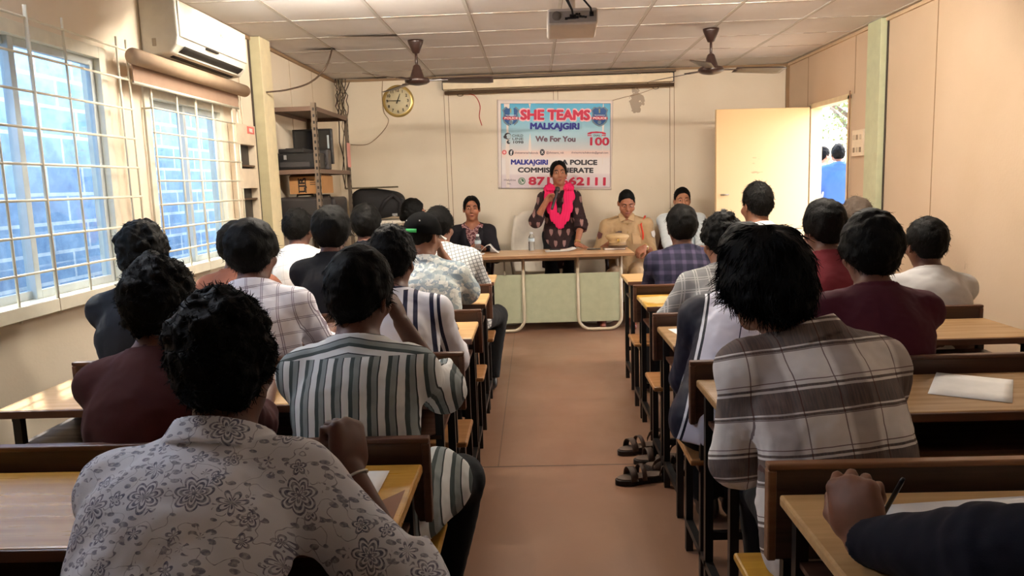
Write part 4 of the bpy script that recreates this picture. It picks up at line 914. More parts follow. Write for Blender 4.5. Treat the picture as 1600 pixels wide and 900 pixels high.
def field(prims, h, cuts=(), noise=None, pad=.012, keepfn=None):
    lo = np.min([P.lo for P in prims if not P.neg], 0)-pad-2*h; hi = np.max([P.hi for P in prims if not P.neg], 0)+pad+2*h
    for pt, n in cuts:          # a crude shrink of the grid for axis-aligned cuts
        for ax in range(3):
            if n[ax] > .999: hi[ax] = min(hi[ax], pt[ax]+3*h)
            if n[ax] < -.999: lo[ax] = max(lo[ax], pt[ax]-3*h)
    N = np.maximum(np.ceil((hi-lo)/h).astype(int)+1, 4); FAR = .08
    F = np.full(N, FAR, np.float32); ax = [lo[i]+h*np.arange(N[i]) for i in range(3)]
    for P in prims:
        m = .035+P.sm
        i0 = np.clip(np.floor((P.lo-m-lo)/h).astype(int), 0, N); i1 = np.clip(np.ceil((P.hi+m-lo)/h).astype(int)+1, 0, N)
        if (i1 <= i0).any(): continue
        X, Y, Z = np.meshgrid(ax[0][i0[0]:i1[0]], ax[1][i0[1]:i1[1]], ax[2][i0[2]:i1[2]], indexing='ij')
        sh = X.shape; p = np.stack([X.ravel(), Y.ravel(), Z.ravel()], 1)
        d = P.dist(p).reshape(sh).astype(np.float32); sl = tuple(slice(a, b) for a, b in zip(i0, i1)); o = F[sl]
        if P.neg: d = -d; hh = np.maximum(P.sm-np.abs(o-d), 0)/P.sm; F[sl] = np.maximum(o, d)+hh*hh*P.sm*.25
        else: hh = np.maximum(P.sm-np.abs(o-d), 0)/P.sm; F[sl] = np.minimum(o, d)-hh*hh*P.sm*.25
    idx = np.where(np.abs(F) < .045)
    if (noise is not None or cuts or keepfn) and len(idx[0]):
        p = np.stack([lo[i]+h*idx[i] for i in range(3)], 1); v = F[idx]
        if noise is not None: v = v+noise(p).astype(np.float32)
        F[idx] = v
    if cuts or keepfn:
        idx = np.where(F < .03); p = np.stack([lo[i]+h*idx[i] for i in range(3)], 1); v = F[idx]
        for pt, n in cuts: v = np.maximum(v, (p-pt)@np.array(n, float))
        if keepfn: v = keepfn(p, v)
        F[idx] = v
    return F, lo, h
def nets(F, lo, h):
    s = F < 0; c = np.zeros(np.array(F.shape)-1, np.uint8)
    off = [(a, b, e) for a in (0, 1) for b in (0, 1) for e in (0, 1)]; n0, n1, n2 = c.shape
    for a, b, e in off: c += s[a:a+n0, b:b+n1, e:e+n2]
    act = (c > 0) & (c < 8); I = np.argwhere(act); vals = np.stack([F[I[:, 0]+a, I[:, 1]+b, I[:, 2]+e] for a, b, e in off], 1)
    pos = np.zeros((len(I), 3)); cnt = np.zeros(len(I))
    for i, o in enumerate(off):
        for ax in range(3):
            if o[ax] == 0:
                o2 = list(o); o2[ax] = 1; j = off.index(tuple(o2)); va, vb = vals[:, i], vals[:, j]; m = (va < 0) != (vb < 0)
                t = np.where(m, va/np.where(m, va-vb, 1), 0)
                q = np.array(o, float)[None]+np.zeros((len(I), 1)); q[:, ax] += t
                pos += q*m[:, None]; cnt += m
    V = lo+(I+pos/cnt[:, None])*h
    idm = np.full(c.shape, -1, np.int32); idm[tuple(I.T)] = np.arange(len(I)); quads = []
    for ax in range(3):
        b1, b2 = (ax+1) % 3, (ax+2) % 3
        sl0 = [slice(1, -1)]*3; sl1 = [slice(1, -1)]*3; sl0[ax] = slice(0, -1); sl1[ax] = slice(1, None)
        A, B = s[tuple(sl0)], s[tuple(sl1)]
        for flip, msk in ((False, A & ~B), (True, ~A & B)):
            E = np.argwhere(msk)
            if not len(E): continue
            base = E.copy(); base[:, b1] += 1; base[:, b2] += 1
            def cell(d1, d2):
                q = base.copy(); q[:, b1] += d1; q[:, b2] += d2; return idm[q[:, 0], q[:, 1], q[:, 2]]
            Q = np.stack([cell(-1, -1), cell(0, -1), cell(0, 0), cell(-1, 0)], 1); quads.append(Q[:, ::-1] if flip else Q)
    Q = np.concatenate(quads); Q = Q[(Q >= 0).all(1)]
    return V, Q
def relax(V, Q, it=1, w=.5):
    n = len(V)
    for _ in range(it):
        acc = np.zeros((n, 3)); cn = np.zeros(n)
        for a, b in ((0, 1), (1, 2), (2, 3), (3, 0)):
            for i, j in ((a, b), (b, a)):
                for k in range(3): acc[:, k] += np.bincount(Q[:, i], V[Q[:, j], k], n)
                cn += np.bincount(Q[:, i], minlength=n)
        V = V*(1-w)+w*acc/np.maximum(cn, 1)[:, None]
    return V
def uvs(V, prims, Q=None):
    best = np.full(len(V), 9.); U = np.zeros((len(V), 2)); reg = np.zeros(len(V), int)
    for pi_, P in enumerate(prims):
        if P.neg: continue
        m = ((V > P.lo-.06) & (V < P.hi+.06)).all(1)
        if not m.any(): continue
        p = V[m]; d = P.dist(p); u, v = P.uv(p)
        if P.wmin is not None: d = d+.2*(((p-P.a)@P.w) < P.wmin)
        b = best[m]; k = d < b; b[k] = d[k]; best[m] = b
        Um = U[m]; Um[k, 0] = u[k]; Um[k, 1] = v[k]; U[m] = Um; rm = reg[m]; rm[k] = 0 if P.uvo is not None else pi_+1; reg[m] = rm
    if Q is None: return U
    # faces across a seam take one side's mapping, so patterns meet at a clean seam
    UL = U[Q]; rq = reg[Q]; mixd = np.where((rq != rq[:, :1]).any(1))[0]
    for r in np.unique(rq[mixd].max(1)) if len(mixd) else []:
        ff = mixd[rq[mixd].max(1) == r]; P = prims[r-1]; vi = Q[ff].ravel(); u, v = P.uv(V[vi]); UL[ff] = np.stack([u, v], 1).reshape(-1, 4, 2)
    return UL.reshape(-1, 2)
def surface(prims, h, cuts=(), noise=None, smooth=1, keepfn=None, uv=True):
    F, lo, h = field(prims, h, cuts, noise, keepfn=keepfn); V, Q = nets(F, lo, h)
    if smooth: V = relax(V, Q, smooth)
    return V, Q, (uvs(V, prims, Q) if uv else None)
def mesh_from(name, V, Q, mats, parent=None, org=None, uv=None, mi=None):
    me = bpy.data.meshes.new(name); V = V-np.array(org); nv, nf = len(V), len(Q); k = Q.shape[1]
    me.vertices.add(nv); me.vertices.foreach_set('co', V.astype(np.float32).ravel()); me.loops.add(nf*k); me.loops.foreach_set('vertex_index', Q.astype(np.int32).ravel())
    me.polygons.add(nf); me.polygons.foreach_set('loop_start', np.arange(0, nf*k, k, dtype=np.int32)); me.polygons.foreach_set('use_smooth', np.ones(nf, bool))
    if mi is not None: me.polygons.foreach_set('material_index', mi.astype(np.int32))
    me.update(calc_edges=True)
    if uv is not None:
        l = me.uv_layers.new(name='UVMap'); l.data.foreach_set('uv', uv.astype(np.float32).ravel())
    for m in (mats if isinstance(mats, (list, tuple)) else [mats]): me.materials.append(getattr(m, 'm', m))
    o = bpy.data.objects.new(name, me); COL.objects.link(o)
    if parent is None: o.location = org
    else: o.parent = parent
    return o

def ik(a, c, l1, l2, pole):
    a = np.array(a, float); c = np.array(c, float); d = c-a; L = np.linalg.norm(d); L2 = min(L, (l1+l2)*.995); d = d/L; c = a+d*L2
    x = (l1*l1-l2*l2+L2*L2)/(2*L2); y = math.sqrt(max(l1*l1-x*x, 0)); p = np.array(pole, float); p = nrm(p-d*(p@d)); return a+d*x+p*y, c
def hand_prims(wr, fd, pn, side, curl=.35, spread=.10, sc=1.0, thumb=.5, point=None):
    """wr wrist, fd finger direction, pn palm-facing normal, side=+1 thumb toward cross(fd,pn)*side"""
    fd = nrm(fd); pn = nrm(np.array(pn)-fd*(np.array(pn)@fd)); lat = np.cross(fd, pn)*side; P = []   # lat points to the thumb side
    P.append(Cone(wr, wr+fd*.045*sc, .026*sc, .036*sc, lat, .55, .012)); P.append(Cone(wr+fd*.035*sc+lat*.022*sc, wr+fd*.082*sc+lat*.024*sc, .019*sc, .0155*sc, lat, .85, .012))
    P.append(Cone(wr+fd*.035*sc-lat*.022*sc, wr+fd*.076*sc-lat*.026*sc, .019*sc, .0145*sc, lat, .85, .012)); P.append(Cone(wr+fd*.04*sc, wr+fd*.085*sc, .021*sc, .0155*sc, lat, .75, .012))
    for i, (o, l, r) in enumerate(((.031, .072, .0092), (.0105, .080, .0096), (-.0105, .075, .0092), (-.030, .060, .0082))):
        c = curl[i] if hasattr(curl, '__len__') else curl
        b = wr+fd*(.086-.004*abs(i-1)-(.006 if i == 3 else 0))*sc+lat*o*sc; d = nrm(fd+lat*spread*(1.5-i)*.5); ang = 0
        for j, (f, a) in enumerate(((.46, 1.25), (.31, 1.65), (.23, 1.0))):
            ang += c*a; dd = d*math.cos(ang)+pn*math.sin(ang); e = b+dd*l*f*sc; P.append(Cone(b, e, r*sc*(1-.08*j), r*sc*(.94-.08*j), lat, 1, .003 if j else .006)); b = e
    t0 = wr+fd*.022*sc+lat*.024*sc+pn*.006*sc; t1 = t0+nrm(lat*.75+fd*.62+pn*(.25+.5*thumb))*.042*sc; t2 = t1+nrm(lat*(.35-.5*thumb)+fd*.8+pn*(.2+.55*thumb))*.034*sc; t3 = t2+nrm(lat*(.05-.75*thumb)+fd*.75+pn*(.1+.5*thumb))*.026*sc
    P += [Cone(t0, t1, .0165*sc, .0125*sc, sm=.012), Cone(t1, t2, .0115*sc, .0105*sc, sm=.003), Cone(t2, t3, .0103*sc, .0085*sc, sm=.003)]
    return P
class Fig: pass
def frame(yaw, pitch=0, roll=0):
    """columns right, forward, up for a heading (yaw 0 = +Y, positive turns left), pitch > 0 looks down"""
    return np.array((Matrix.Rotation(yaw, 3, 'Z') @ Matrix.Rotation(-pitch, 3, 'X') @ Matrix.Rotation(roll, 3, 'Y')))
def pose(hip, head, yaw=0.0, tyaw=None, head_rot=(0, 0, 0), shw=.155, lw=None, rw=None, lh=None, rh=None, lpole=None, rpole=None, lf=None, rf=None, lknee=None, rknee=None, neck=.130, stand=False, bulk=1.0, fat=0.0, c7off=(0, 0, 0), arm=.275, fore=.245, nfwd=.075):
    g = Fig(); g.fat = fat; g.hip = np.array(hip, float); g.head = np.array(head, float); g.R = frame(yaw); g.HR = frame(yaw+head_rot[0], head_rot[1], head_rot[2]); g.bulk = bulk
    r, f, u = g.R.T; g.TR = frame(yaw if tyaw is None else tyaw); tr, tf, tu = g.TR.T; g.tr, g.tf = tr, tf
    g.c7 = g.head-np.array((0, 0, 1.))*neck-tf*nfwd+np.array(c7off, float)
    sp = nrm(g.c7-g.hip); g.sp = sp; back = -nrm(tf-sp*(tf@sp))
    g.chest = g.hip+(g.c7-g.hip)*.66+back*.025; g.waist = g.hip+(g.c7-g.hip)*.30+back*.018; g.upper = g.c7-sp*.075+tf*.012
    g.sh = {}; g.el = {}; g.wr = {}; g.hd = {}; g.kn = {}; g.an = {}
    for sd, k, w, pole, hd in ((-1, 'L', lw, lpole, lh), (1, 'R', rw, rpole, rh)):
        S = g.c7-sp*.068+tr*sd*shw+tf*.02; g.sh[k] = S
        if w is None: w = S+np.array((0, 0, -.42))+tf*.2+tr*sd*.02
        if pole is None: pole = tr*sd*.6-tf*.5-np.array((0, 0, .8))
        g.el[k], g.wr[k] = ik(S, w, arm, fore, pole); g.hd[k] = hd
    for sd, k, ft, kn in ((-1, 'L', lf, lknee), (1, 'R', rf, rknee)):
        H = g.hip+r*sd*.085
        if ft is None: ft = (g.hip*np.array((1, 1, 0))+r*sd*.13+f*.42+np.array((0, 0, .09))) if not stand else (g.hip*np.array((1, 1, 0))+r*sd*.09+np.array((0, 0, .09)))
        g.kn[k], g.an[k] = ik(H, ft, .43, .42, (f*1.0+np.array((0, 0, .9))) if kn is None else kn)
    return g
def head_prims(g):
    c, R = g.head, g.HR; T = lambda x, y, z: c+R@np.array((x, y, z)); P = []
    P.append(Ell(T(0, -.012, .030), (.074, .094, .088), R, .02)); P.append(Ell(T(0, .022, -.040), (.059+.010*g.fat, .066, .064), R, .035)); P.append(Ell(T(0, .066, -.088), (.024, .022, .020), R, .03))
    for s in (-1, 1):
        P.append(Ell(T(s*(.043+.010*g.fat), .058, -.024-.006*g.fat), (.024+.006*g.fat, .024, .022+.008*g.fat), R, .02)); P.append(Ell(T(s*.030, .096, .016), (.021, .016, .013), R, .012, neg=True)); P.append(Cone(T(s*.012, .084, .034), T(s*.047, .070, .032), .009, .007, sm=.012))
        P.append(Ell(T(s*.031, .080, .014), (.014, .012, .011), R, .006))
        er = R@np.array(Matrix.Rotation(s*.35, 3, 'Z')); P.append(Ell(T(s*.078, -.012, -.002), (.009, .019, .031), er, .008)); P.append(Ell(T(s*.084, -.008, .002), (.004, .010, .018), er, .006, neg=True))
        P.append(Ell(T(s*.010, .098, -.024), (.010, .010, .008), R, .006))
    P.append(Cone(T(0, .084, .020), T(0, .106, -.020), .009, .012, sm=.012)); P.append(Ell(T(0, .086, -.052), (.023, .013, .0065), R, .006)); P.append(Ell(T(0, .083, -.064), (.019, .013, .007), R, .006))
    P.append(Cone(g.c7+g.tf*.012-g.sp*.02, T(0, -.008, -.045), .060, .052, sm=.03))
    return P
def body_prims(g, hands=True, legs=True):
    b = g.bulk; P = head_prims(g); r = g.R[:, 0]
    P += [Cone(g.hip-r*.06*b, g.hip+r*.06*b, .105*b, .105*b, g.R[:, 1], .95, .05), Cone(g.hip, g.waist, .125*b, .115*b, g.tr, .72, .05), Cone(g.waist, g.chest, .115*b, .135*b, g.tr, .70, .05), Cone(g.chest, g.upper, .135*b, .10, g.tr, .66, .05)]
    for k in 'LR':
        P += [Cone(g.c7-g.sp*.01, g.sh[k]+g.sp*.004, .044, .042, sm=.04), Cone(g.sh[k], g.el[k], .043*b, .036, sm=.04), Cone(g.el[k], g.wr[k], .038, .025, sm=.02)]
        if hands:
            H = g.hd[k] or {}; fd = H.get('fd', g.wr[k]-g.el[k]); pn = H.get('pn', (0, 0, -1.)); sd = 1 if k == 'L' else -1
            P += hand_prims(g.wr[k], np.array(fd, float), np.array(pn, float), H.get('side', sd), H.get('curl', .3), H.get('spread', .1), H.get('sc', .95), H.get('thumb', .4))
        if legs:
            s_ = -1 if k == 'L' else 1; H0 = g.hip+r*s_*.085; fo = g.R[:, 1]
            P += [Cone(H0, g.kn[k], .082*b, .055, sm=.05), Cone(g.kn[k], g.an[k], .054, .036, sm=.03), Cone(g.an[k]-np.array((0, 0, .045)), g.an[k]+fo*.13-np.array((0, 0, .06)), .032, .024, sm=.02)]
    return P
def torso_uvo(g):
    up = nrm(g.sp); U = nrm(g.tr-up*(g.tr@up)); return (g.hip, U, up)
def shirt_prims(g, off=.016, sleeve='long', loose=1.0, hem=.03, arms=True, tail=None, cuff=.04, sl_loose=0.0):
    b = g.bulk; uo = torso_uvo(g); r = g.R[:, 0]; L = loose; P = []
    P += [Cone(g.hip-r*.05*b, g.hip+r*.05*b, (.107*b+off)*L, (.107*b+off)*L, g.R[:, 1], .95, .06, uvo=uo), Cone(g.hip, g.waist, (.127*b+off)*L, (.120*b+off)*L, g.tr, .78, .06, uvo=uo), Cone(g.waist, g.chest, (.120*b+off)*L, .137*b+off, g.tr, .74, .06, uvo=uo), Cone(g.chest, g.upper, .137*b+off, .10+off, g.tr, .68, .05, uvo=uo)]
    for k in 'LR':
        P.append(Cone(g.c7-g.sp*.020, g.sh[k]+g.sp*.004, .044+off*.6, .044+off*.8, sm=.05, uvo=uo))
        if not arms: continue
        S, E, W_ = g.sh[k], g.el[k], g.wr[k]; ax = nrm(E-S)
        if sleeve == 'short': e = S+(E-S)*.80; P.append(Cone(S, e, .043*b+off, .043+off*1.3+sl_loose, sm=.05, cut=[(e, ax)], uvo=uo))
        elif sleeve == 'half': P.append(Cone(S, E, .043*b+off, .040+off+sl_loose, sm=.05, uvo=uo)); fx = nrm(W_-E); e = E+fx*.07; P.append(Cone(E, e, .040+off+sl_loose, .040+off+sl_loose, sm=.02, cut=[(e, fx)], uvo=uo))
        elif sleeve == 'long':
            fx = nrm(W_-E); e = W_-fx*cuff; P += [Cone(S, E, .043*b+off, .040+off+sl_loose, sm=.05, uvo=uo), Cone(E, e, .041+off+sl_loose, .028+off*.75+sl_loose*.3, sm=.02, cut=[(e, fx)], wmin=.015)]
    for t in (tail or []): P.append(Cone(*t[:4], sm=.04, k=t[4] if len(t) > 4 else 1, s=t[5] if len(t) > 5 else None, uvo=uo if len(t) > 6 else None))
    return P
def collar_prims(g, hgt=.045, r=.062, off=0):
    a = g.c7-g.sp*.012+g.tf*.016; up = nrm(nrm(g.head-g.c7)*.5+g.sp*.5); return a, up, r, hgt
def shirt_keep(g, collar=True, vneck=0.0, hgt=.042, r=.068, hemcut=None, crew=False):
    a, up, r, hgt = collar_prims(g, hgt, r)
    def fn(p, v):
        q = p-a; w = q@up; q2 = q-np.outer(w, up); rad = np.sqrt((q2**2).sum(1)); fwd = q2@g.tf
        # opening for the neck
        op = np.minimum(r-.003-rad, w+.03)
        v = np.maximum(v, op)
        if vneck:
            x = np.abs(q@g.tr); d = p@np.zeros(3)+0
            v = np.maximum(v, np.minimum(np.minimum((vneck+w*1.0)*.45-x, fwd-.0), .2))
        if collar:
            rr_ = r+.004+.10*np.maximum(.02-w, 0)*0+.006*np.maximum(w, 0)/hgt*0; band = np.maximum(np.abs(rad-rr_-.004)-.0055, np.maximum(-.035-w, w-hgt+.35*np.maximum(fwd, 0)))
            fall = np.maximum(np.abs(rad-(rr_+.010+.35*(hgt-w)))-.0055, np.maximum(.0-w, w-hgt+.35*np.maximum(fwd, 0)))
            if crew: fall = fall+1
            v = np.minimum(v, np.minimum(band, fall))
        return v
    return fn
def folds(seed, amp=.004, fine=.0016, vert=None, comp=None):
    def fn(p):
        q = p+seed*7.3; n = vnoise(q*np.array((13, 13, 6)))*amp+vnoise(q*np.array((27, 27, 13)))*amp*.5+vnoise(q*60)*fine
        n = n+np.abs(vnoise(q*np.array((9, 9, 9))+20))*-amp*.6
        if comp:
            for c, rad, ax, fr, am in comp:
                d = np.linalg.norm(p-c, axis=1); n = n+am*np.exp(-(d/rad)**2)*np.sin(((p-c)@ax)*fr+4*vnoise(q*8))
        return n
    return fn
def trouser_prims(g, off=.014, ankle=True):
    b = g.bulk; r = g.R[:, 0]; P = [Cone(g.hip-r*.06*b, g.hip+r*.06*b, .105*b+off*.8, .105*b+off*.8, g.R[:, 1], .95, .05)]
    for k in 'LR':
        s_ = -1 if k == 'L' else 1; H0 = g.hip+r*s_*.085; dn = nrm(g.an[k]-g.kn[k]); e = g.an[k]+dn*.0
        P += [Cone(H0, g.kn[k], .076*b+off, .052+off, sm=.05), Cone(g.kn[k], e, .056+off, .045+off, sm=.03, cut=[(e, dn)])]
    return P
def shoe(g, k):
    fo = g.R[:, 1]; a = g.an[k]; z = np.array((0, 0, 1.)); return [Cone(a-z*.045-fo*.03, a+fo*.15-z*.062, .040, .030, sm=.02), Cone(a-fo*.01, a-z*.05, .040, .038, sm=.03)]

# ---- hair
def hair_parts(g, style, h, seed):
    c, R = g.head, g.HR; st = dict(top=.022, side=.016, back=.016, front=.094, sidez=.008, nape=-.070, amp=.006, freq=28, locks=0, lock_len=.03, curl=.6, r=.0026, fall=0.0, wisp=.5, bun=None, pony=None, extra=None, part=0); st.update(style)
    T = lambda x, y, z: c+R@np.array((x, y, z))
    P = [Ell(T(0, -.014, .036), (.074+st['side'], .094+st['back'], .088+st['top']), R, .02)]
    if st['fall']: P.append(Ell(T(0, -.042, -.030), (.068+st['side'], .062+st['back'], .075+st['fall']), R, .04))
    if st['bun']: P.append(Ell(T(*st['bun'][0]), st['bun'][1], R, .015))
    for e in st['extra'] or []: P.append(Ell(T(*e[0]), e[1], R, .03))
    if st['pony']:
        for a, b_, ra, rb in st['pony']: P.append(Cone(T(*a), T(*b_), ra, rb, sm=.03))
    ys = np.array((-.13, -.06, -.022, .014, .05, .082, .12)); zs = np.array((st['nape'], st['nape']+.006, st['sidez']-.012, st['sidez']+.004, st['front']-.022, st['front'], st['front']+.02))
    def keep(p, v):
        q = (p-c)@R; zc = np.interp(q[:, 1], ys, zs); zc = zc+.006*vnoise(p*45+seed)-st.get('temple', .022)*np.clip(q[:, 0]/.075, -1.1, 1.1)**2*np.clip(q[:, 1]/.04, 0, 1)
        cut = zc-q[:, 2]
        if st['pony'] or st['bun']: cut = np.where(q[:, 1] < -.085, np.minimum(cut, -.01), cut)
        if st['part']: v = v+.006*np.exp(-(q[:, 0]-st['part'])**2/.00003)*(q[:, 2] > .05)
        return np.maximum(v, cut*.8)
    fr, am = st['freq'], st['amp']
    def nz(p):
        q = (p-c)@R+seed*3.1
        return (vnoise(q*fr)*am+vnoise(q*fr*2.1)*am*.6+vnoise(q*fr*.4)*am*.8)
    V, Q, _ = surface(P, h, noise=nz, smooth=1, keepfn=keep, uv=False)
    if st['locks']:
        rg = np.random.default_rng(seed+5); q = (V-c)@R
        # normals by faces
        fn = np.cross(V[Q[:, 1]]-V[Q[:, 0]], V[Q[:, 2]]-V[Q[:, 0]]); N = np.zeros_like(V)
        for k in range(4):
            for a in range(3): N[:, a] += np.bincount(Q[:, k], fn[:, a], len(V))
        N /= np.linalg.norm(N, axis=1)[:, None]+1e-12
        cr = T(0, -.04, .12); ok = np.where(((V-T(0, -.012, .03))*N).sum(1) > .03)[0]; pick = rg.choice(ok, st['locks']); nl = len(pick); seg = 5
        p0 = V[pick]; n0 = N[pick]; flow = p0-cr; flow -= n0*(flow*n0).sum(1)[:, None]; flow /= np.linalg.norm(flow, axis=1)[:, None]+1e-9
        L = st['lock_len']*(.55+.9*rg.random(nl)); d = nrm_rows(flow*(1-.3*st['curl'])+n0*st['wisp']*(.3+.7*rg.random(nl))[:, None]+rg.normal(size=(nl, 3))*.45*st['curl']); bend = np.cross(d, rg.normal(size=(nl, 3))); rows = []
        pt = p0-n0*.004; cs = []
        for s in range(seg): cs.append(pt.copy()); pt = pt+d*(L/(seg-1))[:, None]; d = nrm_rows(d+bend*st['curl']*.55+np.array((0, 0, -.22))-n0*.10*(s > 0))
        VV = []; sd = nrm_rows(np.cross(d, n0)+1e-6)
        for s in range(seg):
            rad = st['r']*(1-.8*s/(seg-1)); nn_ = n0
            for a in range(3): t = 2*PI*a/3; VV.append(cs[s]+rad*(sd*math.cos(t)+nn_*math.sin(t)))
        VV = np.stack(VV, 1); base = len(V)+np.arange(nl)[:, None]*(seg*3); QQ = []
        for s in range(seg-1):
            for a in range(3): QQ.append(np.stack([base[:, 0]+s*3+a, base[:, 0]+s*3+(a+1) % 3, base[:, 0]+(s+1)*3+(a+1) % 3, base[:, 0]+(s+1)*3+a], 1))
        V = np.concatenate([V, VV.reshape(-1, 3)]); Q = np.concatenate([Q]+QQ)
    return V, Q
def nrm_rows(a): return a/(np.linalg.norm(a, axis=1)[:, None]+1e-12)
# ------------------------------------------------------------------ fabrics
def cloth(name, col, rough=.85, pat=None):
    m = Mat(name, col, rough, .2); m.set('Sheen Weight', .02)
    u, v = m.uv(); c = pat(m, u, v) if pat else m.c
    m.set('Base Color', c)
    m.bump(m.noise(m.mapping(m.coord('UV'), (1, 1, 1)), 420, 2), .12, .002)
    return m.m
def fr(m, x, per, ph=0.0): return m.math('FRACT', m.math('ADD', m.math('DIVIDE', x, per), ph))
def band(m, x, per, stops, ph=0.0): return m.ramp(fr(m, x, per, ph), stops, 'CONSTANT')
B0, B1 = (0, 0, 0, 1), (1, 1, 1, 1)
def wob(m, x, a=.004, s=12): return m.math('ADD', x, m.math('MULTIPLY', m.math('SUBTRACT', m.noise(m.coord('UV'), s, 2), .5), a*2))
def p_stripes(m, u, v):
    st = [(0, (226, 228, 228)), (.33, (70, 80, 80)), (.56, (142, 150, 150)), (.86, (40, 48, 50)), (.93, (226, 228, 228))]
    a = band(m, wob(m, u), .044, st, .1); b = band(m, wob(m, m.math('ADD', v, m.math('MULTIPLY', m.math('ABSOLUTE', u), .18))), .040, st, .3)
    return m.mix(m.math('GREATER_THAN', v, .412), a, b)
def p_floral(m, u, v):
    uvc = m.coord('UV')
    w = m.n('VectorMath', operation='ADD', i_0=uvc, i_1=m.n('VectorMath', operation='SCALE', i_0=m.n('TexNoise', i_Vector=uvc, i_Scale=30.0, i_Detail=2.0).outputs[1], i_Scale=.010).outputs[0]).outputs[0]
    def flower(sc, off, size, np_):
        w2 = m.mapping(w, loc=(off, off*.7, 0)); vo = m.n('TexVoronoi', i_Vector=w2, i_Scale=sc, i_Randomness=.8); d = vo.outputs['Distance']
        df = m.n('SeparateXYZ', i_Vector=m.n('VectorMath', operation='SUBTRACT', i_0=w2, i_1=vo.outputs['Position']).outputs[0])
        pet = m.math('MULTIPLY', m.math('ABSOLUTE', m.math('SINE', m.math('MULTIPLY', m.math('ARCTAN2', df.outputs[1], df.outputs[0]), np_/2))), .13)
        rad = m.math('SUBTRACT', d, pet)
        ring = m.math('MULTIPLY', m.math('LESS_THAN', rad, size), m.math('GREATER_THAN', m.math('SINE', m.math('MULTIPLY', rad, 50.0)), -.25)); core = m.math('LESS_THAN', d, .07)
        return m.math('MAXIMUM', ring, core), rad
    f1, r1 = flower(14.0, .0, .30, 7.0); f2, r2 = flower(21.0, .37, .24, 5.0)
    f2 = m.math('MULTIPLY', f2, m.math('GREATER_THAN', r1, .36))
    leaf = m.n('TexVoronoi', i_Vector=m.mapping(w, (1.0, 1.8, 1), (.3, .2, 0), (0, 0, .7)), i_Scale=44.0, i_Randomness=1.0).outputs['Distance']
    lf = m.math('MULTIPLY', m.math('MULTIPLY', m.math('LESS_THAN', leaf, .36), m.math('GREATER_THAN', leaf, .05)), m.math('MULTIPLY', m.math('GREATER_THAN', r1, .38), m.math('GREATER_THAN', r2, .30)))
    vn = m.n('TexNoise', i_Vector=w, i_Scale=26.0, i_Detail=1.0).outputs[0]
    vine = m.math('MULTIPLY', m.math('LESS_THAN', m.math('ABSOLUTE', m.math('SUBTRACT', vn, .5)), .007), m.math('GREATER_THAN', r1, .34))
    k = m.math('MAXIMUM', m.math('MAXIMUM', f1, f2), m.math('MAXIMUM', m.math('MULTIPLY', lf, .85), m.math('MULTIPLY', vine, .8)))
    gate = m.ramp(m.noise(uvc, 150, 2), [(.25, (.35,)*3+(1,)), (.6, B1)])
    return m.mix(m.mix(1, k, gate, 'MULTIPLY'), srgb(222, 224, 232), m.mix(m.noise(uvc, 9, 2), srgb(84, 98, 120), srgb(118, 108, 130)))
def p_plaid(m, u, v):
    uu, vv = wob(m, u, .003), wob(m, v, .003)
    hz = band(m, vv, .150, [(0, B0), (.30, B1), (.34, B0), (.37, B1), (.68, B0), (.72, B1), (.76, B0)], .28)
    vt = m.ramp(fr(m, uu, .165, .30), [(0, B0), (.30, B0), (.36, (.75,)*3+(1,)), (.62, (.75,)*3+(1,)), (.68, B0)])
    thin = m.math('MAXIMUM', band(m, vv, .150, [(0, B0), (.28, B1), (.295, B0), (.82, B1), (.835, B0)], .28), band(m, uu, .165, [(0, B0), (.24, B1), (.255, B0), (.74, B1), (.755, B0)], .30))
    base = m.mix(m.noise(m.coord('UV'), 30, 3), srgb(226, 218, 212), srgb(240, 236, 232))
    br_ = m.mix(m.ramp(m.noise(m.mapping(m.coord('UV'), (260, 20, 1)), 1, 2), [(.35, B0), (.65, B1)]), srgb(52, 36, 32), srgb(92, 68, 58))
    c = m.mix(m.math('MULTIPLY', vt, .72), base, srgb(128, 108, 100)); c = m.mix(m.math('MULTIPLY', hz, .88), c, br_); return m.mix(m.math('MULTIPLY', thin, .8), c, srgb(84, 50, 44))
def p_check(base, line, per, w, frac=.8, dbl=True, soft=None):
    def f(m, u, v):
        def l(x): return band(m, x, per, [(0, B0), (.3, B1), (.3+w, B0)]+([(.3+2.4*w, B1), (.3+3.4*w, B0)] if dbl else []))
        k = m.math('MULTIPLY', m.math('MAXIMUM', l(u), l(v)), frac); return m.mix(k, srgb(*base), srgb(*line))
    return f
def p_navyplaid(m, u, v):
    a = m.ramp(fr(m, u, .062), [(0, B0), (.4, B0), (.5, B1), (.75, B1), (.85, B0)]); b = m.ramp(fr(m, v, .062), [(0, B0), (.4, B0), (.5, B1), (.75, B1), (.85, B0)])
    k = m.math('MULTIPLY', m.math('ADD', a, b), .5); c = m.mix(k, srgb(22, 22, 40), srgb(58, 52, 74)); return m.mix(m.math('MULTIPLY', m.math('MULTIPLY', a, b), .5), c, srgb(78, 68, 88))
def p_camo(m, u, v):
    vo = m.n('TexVoronoi', i_Vector=m.mapping(m.coord('UV'), (1, 1.35, 1), rot=(0, 0, .5)), i_Scale=38.0); w = m.n('SeparateColor', i_Color=vo.outputs['Color']).outputs[0]
    n2 = m.noise(m.coord('UV'), 60, 3); return m.ramp(m.math('ADD', m.math('MULTIPLY', w, .7), m.math('MULTIPLY', n2, .35)), [(0, (132, 148, 158)), (.30, (160, 172, 176)), (.46, (188, 194, 190)), (.62, (216, 218, 212)), (.78, (148, 162, 172)), (.88, (230, 230, 224))], 'CONSTANT')
